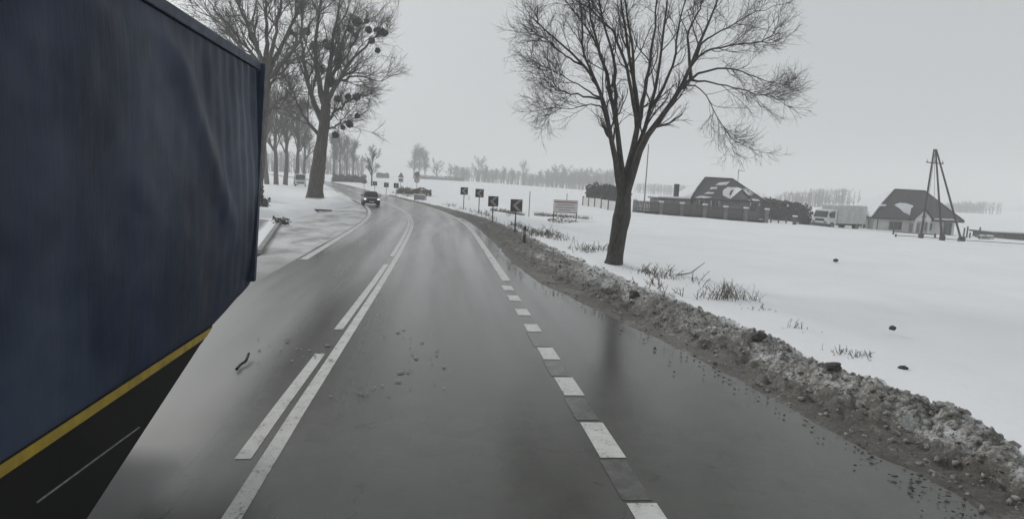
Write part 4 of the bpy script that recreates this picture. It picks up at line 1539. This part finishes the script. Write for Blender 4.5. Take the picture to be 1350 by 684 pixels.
MB().box((gp, 0.405, ze / 2 - 0.25), (1.5, 0.07, ze - 0.75)).build('door', M['sign_grey'], t)
x_ = at(1183, 300, D2).x - hx0
window(t, x_, 0.42, ze - 1.0, 1.75, 1.05, nm=3)
window(t, at(1227, 300, D2).x - hx0, 0.42, ze - 0.95, 0.95, 0.95, nm=2)
x_ = at(1252, 303, D2).x - hx0
window(t, x_, 0.42, ze - 1.25, 1.15, 1.9, nm=2)
# garage wing with snowed-over roof
gx0 = at(1106, 285, D2 + 4).x - hx0
m = MB()
m.box(((gx0 + 0.2) / 2 + 0.3, 3.6, ze / 2 - 0.2), (0.2 - gx0 - 0.4, 4.6, ze + 0.1))
gr = m.build('garage_wing', M['render_pale'], t)
m = MB()
m.prism([(gx0 - 0.3, 0.9, ze - 0.02), (gx0 - 0.3, 6.3, ze - 0.02), (gx0 - 0.3, 3.6, ze + 0.9)], (0.6 - gx0, 0, 0))
m.build('garage_roof', M['fascia'], gr)
m = MB()
m.prism([(gx0 - 0.2, 0.78, ze + 0.05), (gx0 - 0.2, 0.92, ze + 0.13), (gx0 + 1.0, 3.6, ze + 1.15), (gx0 + 1.0, 3.6, ze + 0.95)], (0.6 - gx0 - 0.6, 0, 0.25))
m.build('garage_snow', M['roof_snow'], gr)
MB().box((-0.25, 1.27, ze / 2 - 0.2), (0.2, 0.05, ze - 0.1)).build('downpipe', M['fascia'], t)
MB().box((1.0, 0.42, ze / 2 - 0.2), (0.08, 0.06, ze - 0.1)).build('downpipe', M['fascia'], t)


# ------------------------------------------------------------------ white lorry
def lorry():
    t = thing('white_lorry', 'small white box lorry parked in the snow beside the pale house', 'lorry')
    # local: +X is the front, wheels at z 0
    m = MB()
    m.prism([(4.55, -1.05, 0.55), (6.02, -1.05, 0.55), (6.1, -1.05, 0.9), (6.02, -1.05, 1.35), (5.72, -1.05, 2.15), (4.55, -1.05, 2.3)], (0, 2.1, 0))
    cb = m.build('cab', M['white_paint'], t, bevel=0.06)
    m = MB()
    m.prism([(6.05, -0.9, 1.36), (6.05, 0.9, 1.36), (5.78, 0.85, 2.05), (5.78, -0.85, 2.05)], (0.03, 0, 0.01))
    m.build('windscreen', M['glass'], cb)
    for sy in (-1, 1):
        m = MB()
        m.prism([(4.95, sy * 1.06, 1.32), (5.75, sy * 1.06, 1.32), (5.55, sy * 1.06, 2.02), (4.95, sy * 1.06, 2.06)], (0, sy * 0.015, 0))
        m.build('side_window', M['glass'], cb)
        MB().box((6.08, sy * 0.78, 0.82), (0.08, 0.34, 0.2)).build('headlight', M['steel'], cb)
        MB().box((5.9, sy * 1.22, 1.7), (0.1, 0.22, 0.4)).build('wing_mirror', M['black'], cb)
    MB().box((6.09, 0, 1.05), (0.05, 1.2, 0.25)).build('grille', M['black'], cb)
    MB().box((5.98, 0, 0.5), (0.3, 2.1, 0.34)).build('bumper', M['dark_steel'], cb, bevel=0.04)
    m = MB()
    m.box((2.15, 0, 1.72), (4.7, 2.3, 2.05))
    m.build('cargo_box', M['box_white'], t, bevel=0.04)
    MB().box((2.15, 0, 2.80), (4.65, 2.2, 0.12)).build('snow_cap', M['roof_snow'], t, bevel=0.04)
    MB().box((2.6, 0, 0.58), (6.2, 0.9, 0.2)).build('chassis', M['black'], t)
    MB().box((2.9, -1.0, 0.56), (1.6, 0.06, 0.22)).build('side_guard', M['dark_steel'], t)
    for xw in (5.3, 1.2):
        for sy in (-1, 1):
            wh = MB().bar((xw, sy * 0.75, 0.42), (xw, sy * 1.06, 0.42), 0.42, 20).build('wheel', M['black'], t, bevel=0.03)
            MB().bar((xw, sy * 0.8, 0.42), (xw, sy * 1.07, 0.42), 0.23, 16).build('rim', M['steel'], wh)
    m = MB()
    m.prism([(4.78, -1.09, 0.6), (5.82, -1.09, 0.6), (5.82, -1.09, 0.72), (5.6, -1.09, 0.94), (5.0, -1.09, 0.94), (4.78, -1.09, 0.72)], (0, 0.05, 0))
    m.build('wheel_arch', M['black'], cb)
    return t


lo = lorry()
c = at(1139, 302, 74)
lo.rotation_euler = (0, 0, math.pi + 0.30)
lo.scale = (1.08, 1.08, 1.08)
lo.location = (c.x - 1.1, 74.2, Tz(c.x, 74) - 0.06)

# ------------------------------------------------------------------ electricity pole with raking legs
DP = 58.0
c = at(1240, 325, DP)
zp = Tz(c.x, DP)
t = thing('electricity_pole', 'tall dark three legged electricity pole in front of the pale house', 'pole', (c.x, DP, zp))


def loc_(x, y, D):
    return at(x, y, D) - Vector((c.x, DP, zp))


tp = loc_(1233, 197, DP)
for (x, y, dd) in ((1213, 319, 0.0), (1241, 326, -0.8), (1267, 330, 0.3)):
    q = at(x, y, DP + dd)
    bz = Tz(q.x, DP + dd)
    base = Vector((q.x - c.x, dd, bz - zp - 0.2))
    top = tp + Vector((0.12 * (x - 1240) / 26, 0.05 * dd, 0))
    MB().bar(base, top, 0.11, 10, 0.075).build('leg', M['pole_wood'], t)
    MB().box((base.x, base.y, base.z + 0.3), (0.34, 0.34, 0.75)).build('footing', M['dark_steel'] if x != 1241 else M['pole_wood'], t)
b1, b2 = loc_(1221, 214, DP), loc_(1244, 216, DP)
MB().bar(b1, b2, 0.05, 8).build('crossarm', M['dark_steel'], t)
for f_ in (0.06, 0.5, 0.94):
    q = b1.lerp(b2, f_)
    MB().bar(q, q + Vector((0, 0, 0.3)), 0.05, 8, 0.03).build('insulator', M['sign_pale'], t)
for (x0, y0, dd) in ((1219, 300, 2.5), (1233, 302, 3.0)):
    q = at(x0, y0, DP + dd)
    MB().bar((q.x - c.x, dd, Tz(q.x, DP + dd) - zp), tp - Vector((0, 0, 0.4)), 0.02, 5).build('stay_wire', M['steel'], t)

# low rail fences in front of the pale house
def rail_fence(pts, D, label, posts, hgt=0.9, rails=(0.25,), rr=0.05, name='rail_fence'):
    P_ = []
    for x, y in pts:
        q = at(x, y, D)
        P_.append((q.x, D, Tz(q.x, D)))
    o0 = Vector(P_[0])
    t = thing(name, label, 'fence', P_[0])
    for x, h_ in posts:
        q = at(x, np.interp(x, [p_[0] for p_ in pts], [p_[1] for p_ in pts]), D)
        z = Tz(q.x, D)
        MB().box((q.x - o0.x, 0, z - o0.z + h_ / 2 - .1), (0.12, 0.12, h_ + .2)).build('post', M['dark_wood'], t)
    for rz_ in rails:
        for k in range(len(P_) - 1):
            a_, b_ = Vector(P_[k]) - o0, Vector(P_[k + 1]) - o0
            MB().bar(a_ + Vector((0, 0.08, rz_)), b_ + Vector((0, 0.08, rz_)), rr, 6).build('rail', M['dark_steel'], t)
    return t


rail_fence([(1177, 313), (1205, 316), (1232, 318)], 63, 'low dark rail fence in front of the pale house windows', ((1177, 1.0), (1232, .5)), rails=(0.35,))
rail_fence([(1180, 318), (1215, 322), (1262, 328), (1300, 332), (1349, 337)], 57.5, 'long low rail fence running right past the pole footings', ((1180, .3), (1238, 1.3), (1242, 1.3), (1262, 0.4)), rails=(0.16,), rr=0.035)
rail_fence([(1266, 320), (1275, 322), (1290, 325)], 68, 'few upright fence stakes at the right corner of the pale house', ((1269, 1.2), (1273, 1.4), (1277, 0.7), (1289, 1.4)), rails=(), rr=0.03)
rail_fence([(1016, 294), (1045, 297)], 74, 'thin wire fence right of the boarded fence corner', ((1016, .9), (1026, .8), (1036, .8)), rails=(0.3, 0.6), rr=0.02)

# snow topped post at the hedge
q = at(1047, 297, 72)
t = thing('gate_post', 'stout dark gate post with snowy twigs left of the white lorry', 'post', (q.x, 72, Tz(q.x, 72)))
MB().box((0, 0, 0.45), (0.32, 0.32, 1.1)).build('post', M['dark_wood'], t)
MB().box((0, 0, 1.05), (0.5, 0.45, 0.18)).build('snow_cap', M['roof_snow'], t, bevel=0.06)

# heap of timber and the barn at the right edge
q = at(1296, 326, 66)
t = thing('timber_heap', 'small heap of dark planks under snow left of the dark barn', 'timber heap', (q.x, 66, Tz(q.x, 66)))
for k, (x_, z_, ln, an_) in enumerate(((0, 0.12, 1.6, 0.1), (0.2, 0.3, 1.5, 0.35), (-0.4, 0.5, 1.2, -0.5), (0.8, 0.15, 1.4, 0.05), (-0.5, 0.25, 0.9, 1.2))):
    MB().box((x_, 0.1 * k, z_), (ln, 0.2, 0.1), an_).build('plank', M['dark_wood'], t)
MB().box((0.3, 0.25, 0.46), (1.7, 0.7, 0.16)).build('snow_cap', M['roof_snow'], t, bevel=0.07)
q, q2 = at(1322, 320, 76), at(1365, 326, 76)
zb = Tz(q.x, 76)
t = thing('dark_barn', 'long low dark shed cut off by the right edge', 'shed', (q.x, 76, zb))
L = q2.x - q.x + 6
hz = at(1330, 309, 76).z - zb
MB().box((L / 2, 2.5, hz / 2 - .2), (L, 5, hz + .4)).build('wall', M['dark_wood'], t)
MB().prism([(-0.3, -0.4, hz), (-0.3, 5.4, hz), (-0.3, 5.4, hz + 0.22), (-0.3, -0.4, hz + 0.12)], (L + .6, 0, 0)).build('roof', M['fascia'], t)
MB().box((L / 2, 3.2, hz + 0.2), (L + .4, 4.2, 0.1)).build('snow_cap', M['roof_snow'], t)
m = MB()
for k in range(int(L / 0.5)):
    m.box((0.25 + 0.5 * k, -0.015, hz / 2), (0.44, 0.04, hz - 0.05))
tag(m.build('boards', M['dark_wood'], t), None, None, None, 'stuff')

# pale van glimpsed between the avenue trunks
q = at(396, 244, 118)
t = thing('pale_van', 'pale van glimpsed between trunks left of the mistletoe tree', 'van', (q.x, 118, Tz(q.x, 118)), 0.2)
MB().prism([(-0.95, -2.4, 0.35), (-0.95, -2.4, 1.0), (-0.95, -1.6, 1.2), (-0.95, -0.9, 2.2), (-0.95, 2.4, 2.25), (-0.95, 2.4, 0.35)], (1.9, 0, 0)).build('body', M['white_paint'], t, bevel=0.08)
MB().prism([(-0.8, -1.62, 1.25), (0.8, -1.62, 1.25), (0.75, -1.02, 2.1), (-0.75, -1.02, 2.1)], (0, -0.04, 0.02)).build('windscreen', M['glass'], t)
MB().box((0, -2.42, 0.7), (1.2, 0.05, 0.2)).build('grille', M['black'], t)
for sx in (-1, 1):
    for yw in (-1.5, 1.5):
        MB().bar((sx * 0.75, yw, 0.34), (sx * 0.97, yw, 0.34), 0.34, 16).build('wheel', M['black'], t)

# ------------------------------------------------------------------ left verge: kerb, slab paving, odds and ends
ka, kb = Vector((-5.62, 20.9, 0)), Vector((-8.4, 35.4, 0))
kd = (kb - ka).normalized()
kn = Vector((-kd.y, kd.x, 0))           # to the left
kr = thing('kerb', 'straight pale kerb beside the slab paving left of the bay', 'kerb', ka, 0)
nk = 15
for k in range(nk):
    a_ = kd * (k * 1.0 + 0.006)
    MB().prism([a_, a_ + kd * 0.985, a_ + kd * 0.985 + kn * 0.16, a_ + kn * 0.16], (0, 0, 0.14)).build('kerbstone', M['concrete'], kr)
pv = MB()
base = MB()
rngp = random.Random(4)
for i in range(-26, 26):
    for j in range(-26, 26):
        # diamond lattice of slabs clipped to the strip
        s_ = 0.5
        cu, cv = (i + j) * s_ * 0.7071, (i - j) * s_ * 0.7071
        if 0.4 < cv < 2.9 and 0.5 < cu < 14.0:
            pc = ka + kd * cu + kn * (0.17 + cv)
            e1 = (kd + kn).normalized() * (s_ / 2 - 0.035)
            e2 = (kd - kn).normalized() * (s_ / 2 - 0.035)
            z = 0.115 + rngp.uniform(-0.006, 0.006)
            pc = Vector((pc.x, pc.y, 0.05))
            pv.prism([pc + e1 + e2, pc + e1 - e2, pc - e1 - e2, pc - e1 + e2], (0, 0, z - 0.05))
o = pv.build('paving', M['slab'])
tag(o, 'diamond laid grey paving slabs dusted with snow beside the kerb', None, None, 'structure')
q1, q2 = ka + kn * 0.17, kb + kn * 0.17
o = MB().prism([q1, q2, q2 + kn * 3.0, q1 + kn * 3.0], (0, 0, 0.10)).build('paving_bed', M['snow'])
tag(o, 'snow filled joints under the paving slabs', None, None, 'structure')

g = gnd(418, 279)
o = MB().prism([(-1.0, 0, 0), (-0.1, -0.35, 0), (1.0, 0.05, 0), (0.3, 0.3, 0), (-0.6, 0.28, 0)], (0, 0, 0.10)).build('dark_slab', M['dark_clod'])
o.location = (g.x, g.y, Tz(g.x, g.y) + 0.02)
tag(o, 'dark flat slab poking out of the snow below the mistletoe tree', 'slab')
c = at(338, 292, 42)
foliage('dark_shrub', [((c.x, 42, 0.6), (0.75, 0.5, 0.7)), ((c.x + .15, 42, 1.3), (0.25, 0.25, 0.7))], 900, 0.09, M['hedge'], 71, 'small dark shrub beside the rear edge of the trailer', 'shrub')
c = gnd(371, 297)
foliage('grass_tuft', [((c.x, c.y, 0.3), (0.45, 0.3, 0.25))], 160, 0.06, M['hedge'], 72, 'small dark tuft at the far end of the paving slabs', 'grass tuft')


# debris on the road
def tube_obj(name, pts, r, m, label, cat, r1=None):
    pts = np.array(pts, float)
    o0 = pts[0].copy()
    q, rr = resample(pts - o0, np.linspace(r, r if r1 is None else r1, len(pts)), 16)
    V, F = tubes([(q[None], rr[None])], 8)
    o = np_mesh(name, V, F, m)
    o.location = o0
    return tag(o, label, cat)


g0, g1, g2, g3 = gnd(312, 489), gnd(317, 482), gnd(324, 480), gnd(328, 472)
tube_obj('rubber_scrap', [(g0.x, g0.y, .03), (g1.x, g1.y, .02), (g2.x, g2.y, .04), (g3.x, g3.y, .07)], 0.02, M['black'], 'bent scrap of black rubber lying on the oncoming lane', 'debris')
a, b, c_ = gnd(893, 364, 0.1), gnd(910, 360, 0.25), gnd(920, 349, 0.4)
tube_obj('fallen_branch', [(a.x, a.y, Tz(a.x, a.y) + .02), (b.x, b.y, Tz(b.x, b.y) + .12), (c_.x, c_.y - .5, Tz(c_.x, c_.y) + .5)], 0.028, M['window_frame'], 'pale curved stick arching out of the snow right of the big trunk', 'branch', 0.012)


# ------------------------------------------------------------------ dry grass on the verge
def tuft(x, y, n, h, sp, seed, label, group=None, snowy=True):
    rng = np.random.RandomState(seed)
    n = int(n * 0.55)
    z = bank_z(x, y)
    P = np.zeros((n, 5, 3))
    bx = rng.randn(n, 2) * np.array(sp)
    lean = rng.randn(n, 2) * 0.28
    hh_ = h * rng.uniform(0.35, 1.0, n)
    for k in range(5):
        f_ = k / 4
        P[:, k, 0] = bx[:, 0] + lean[:, 0] * hh_ * f_ ** 1.6
        P[:, k, 1] = bx[:, 1] + lean[:, 1] * hh_ * f_ ** 1.6
        P[:, k, 2] = -0.12 + hh_ * (f_ - 0.25 * f_ ** 2 * np.abs(lean[:, 0]) * 2)
    Rd = np.tile(np.linspace(0.007, 0.003, 5), (n, 1)) * rng.uniform(0.7, 1.5, (n, 1))
    g2_ = spawn(rng, P, Rd, 2, (0.1 * h, 0.4 * h), (20, 60), 3, 0.8, 0.004, 0.0, 0.2, 0.3)
    V, F = tubes([(P, Rd), g2_], 3)
    o = np_mesh('grass_tuft', V, F, M['grass'])
    o.location = (x, y, z)
    return tag(o, label, 'grass tuft', group)


tufts = [(948, 396, 90, 0.62, (0.22, 0.12), 'tallest dry grass tuft on the verge right of the big tree'),
         (966, 394, 70, 0.66, (0.2, 0.12), 'tall dry grass tuft leaning against the tallest one'),
         (985, 396, 45, 0.42, (0.2, 0.15), 'medium tuft at the right end of the tall grass clump'),
         (1001, 409, 50, 0.26, (0.22, 0.15), 'low flattened dark tuft below the tall grass clump'),
         (1048, 434, 30, 0.34, (0.12, 0.12), 'thin wispy tuft between the tall clump and the low right tufts'),
         (1066, 441, 30, 0.16, (0.2, 0.1), 'short dark tuft beside the thin wispy one'),
         (1108, 468, 60, 0.25, (0.10, 0.12), 'left half of the dark double tuft in the snow'),
         (1127, 472, 70, 0.24, (0.16, 0.12), 'right half of the dark double tuft in the snow'),
         (862, 362, 60, 0.24, (0.5, 0.2), 'low ragged grass right at the foot of the big tree'),
         (885, 368, 60, 0.28, (0.4, 0.2), 'ragged grass strip below the pale curved stick'),
         (845, 357, 50, 0.26, (0.4, 0.2), 'dry grass hugging the right side of the trunk base'),
         (795, 352, 30, 0.22, (0.25, 0.15), 'dry grass hugging the left side of the trunk base'),
         (920, 380, 30, 0.18, (0.3, 0.15), 'sparse low grass left of the tall clump')]
for i, (x, y, n_, h_, sp, lab) in enumerate(tufts):
    q = gnd(x, y, 0.12)
    tuft(q.x, q.y, n_, h_, sp, 100 + i, lab)

# broken strip of dead grass along the verge and the field edge (uncountable)
rng = np.random.RandomState(77)
N = 2600
yy = np.concatenate([rng.uniform(26, 48, 1300), rng.uniform(14, 26, 500), rng.uniform(48, 100, 800)])
uu = np.concatenate([rng.normal(5.2, 0.55, 1300), rng.normal(6.4, 0.6, 500), rng.normal(4.6, 0.7, 800)])
xx = uu + shift(yy)
kp = vnoise(xx * 0.9 + 3, yy * 0.45) > 0.15
xx, yy = xx[kp], yy[kp]
# line of dead reeds along the ditch across the field
n2_ = 1500
tt = rng.rand(n2_)
p0, p1 = gnd(603, 275), gnd(800, 291)
rx = p0.x + (p1.x - p0.x) * tt
ry = p0.y + (p1.y - p0.y) * tt + rng.normal(0, 0.5, n2_)
kp = vnoise(rx * 0.5 + 9, ry * 0.2) > -0.1
xx = np.concatenate([xx, rx[kp]])
yy = np.concatenate([yy, ry[kp]])
n_ = len(xx)
zz = T(xx, yy)
hh_ = rng.uniform(0.08, 0.38, n_)
P = np.zeros((n_, 4, 3))
ln_ = rng.randn(n_, 2) * 0.45
for k in range(4):
    f_ = k / 3
    P[:, k, 0] = xx + ln_[:, 0] * hh_ * f_ ** 1.5
    P[:, k, 1] = yy + ln_[:, 1] * hh_ * f_ ** 1.5
    P[:, k, 2] = zz - 0.04 + hh_ * f_
Rd = np.tile(np.linspace(0.014, 0.006, 4), (n_, 1))
g2_ = spawn(rng, P, Rd, 2, (0.06, 0.22), (20, 70), 2, 0.8, 0.008, 0.0, 0.2, 0.2)
V, F = tubes([(P, Rd), g2_], 3)
tag(np_mesh('dead_grass', V, F, M['grass']), 'dead grass poking through the snow along the verge and ditch', 'grass', None, 'stuff')

# single lumps and clods one can point at
def lump(x, y, s, m, seed, label, name='snow_lump', cat='snow lump', sub=0.25):
    q = gnd(x, y, 0.15)
    rng = np.random.RandomState(seed)
    import bmesh
    bm = bmesh.new()
    bmesh.ops.create_icosphere(bm, subdivisions=3, radius=1.0)
    me = bpy.data.meshes.new(name)
    bm.to_mesh(me)
    bm.free()
    co_ = np.zeros(len(me.vertices) * 3, dtype=np.float32)
    me.vertices.foreach_get('co', co_)
    v = co_.reshape(-1, 3)
    nn = 1 + 0.32 * fbm(v[:, 0] * 1.7 + seed, v[:, 1] * 1.7 + v[:, 2] * 1.3, 4)
    v = v * nn[:, None] * np.array(s)
    me.vertices.foreach_set('co', v.astype(np.float32).ravel())
    me.materials.append(m)
    o = link(name, me)
    o.location = (q.x, q.y, bank_z(q.x, q.y) + s[2] * sub)
    return tag(o, label, cat)


lump(786, 374, (0.24, 0.16, 0.15), M['dirty_snow'], 1, 'left one of two rounded grey lumps on the bank below the trunk')
lump(803, 383, (0.22, 0.16, 0.15), M['dirty_snow'], 2, 'right one of two rounded grey lumps on the bank below the trunk')
lump(836, 392, (0.12, 0.1, 0.12), M['dark_clod'], 3, 'small dark upright lump right of the two rounded grey lumps')
lump(1001, 458, (0.12, 0.1, 0.10), M['dark_clod'], 4, 'dark round clod on the crest of the bank', 'dark_clod', 'clod')
lump(1096, 498, (0.14, 0.09, 0.07), M['dark_clod'], 5, 'dark flat clod on the bank crest under the double tuft', 'dark_clod', 'clod')
lump(1177, 430, (0.07, 0.05, 0.05), M['dark_clod'], 6, 'small dark clod alone in the snow field', 'dark_clod', 'clod')
lump(1191, 487, (0.07, 0.05, 0.04), M['dark_clod'], 7, 'small dark clod in the snow nearest the road bank', 'dark_clod', 'clod')
lump(1102, 341, (0.10, 0.10, 0.07), M['dark_clod'], 8, 'tiny dark speck of earth far out in the snow field', 'dark_clod', 'clod')

# ------------------------------------------------------------------ winter haze
m = MB()
m.box((0, 600, 22), (2900, 1650, 60))
hz_ = m.build('haze', bpy.data.materials.new('haze'))
tag(hz_, 'pale winter haze', None, None, 'stuff')
hm = hz_.data.materials[0]
hm.use_nodes = True
hm.node_tree.nodes.clear()
pv_ = hm.node_tree.nodes.new('ShaderNodeVolumePrincipled')
pv_.inputs['Color'].default_value = (0.985, 0.99, 0.99, 1)
pv_.inputs['Density'].default_value = 0.0018
ho = hm.node_tree.nodes.new('ShaderNodeOutputMaterial')
hm.node_tree.links.new(pv_.outputs[0], ho.inputs['Volume'])
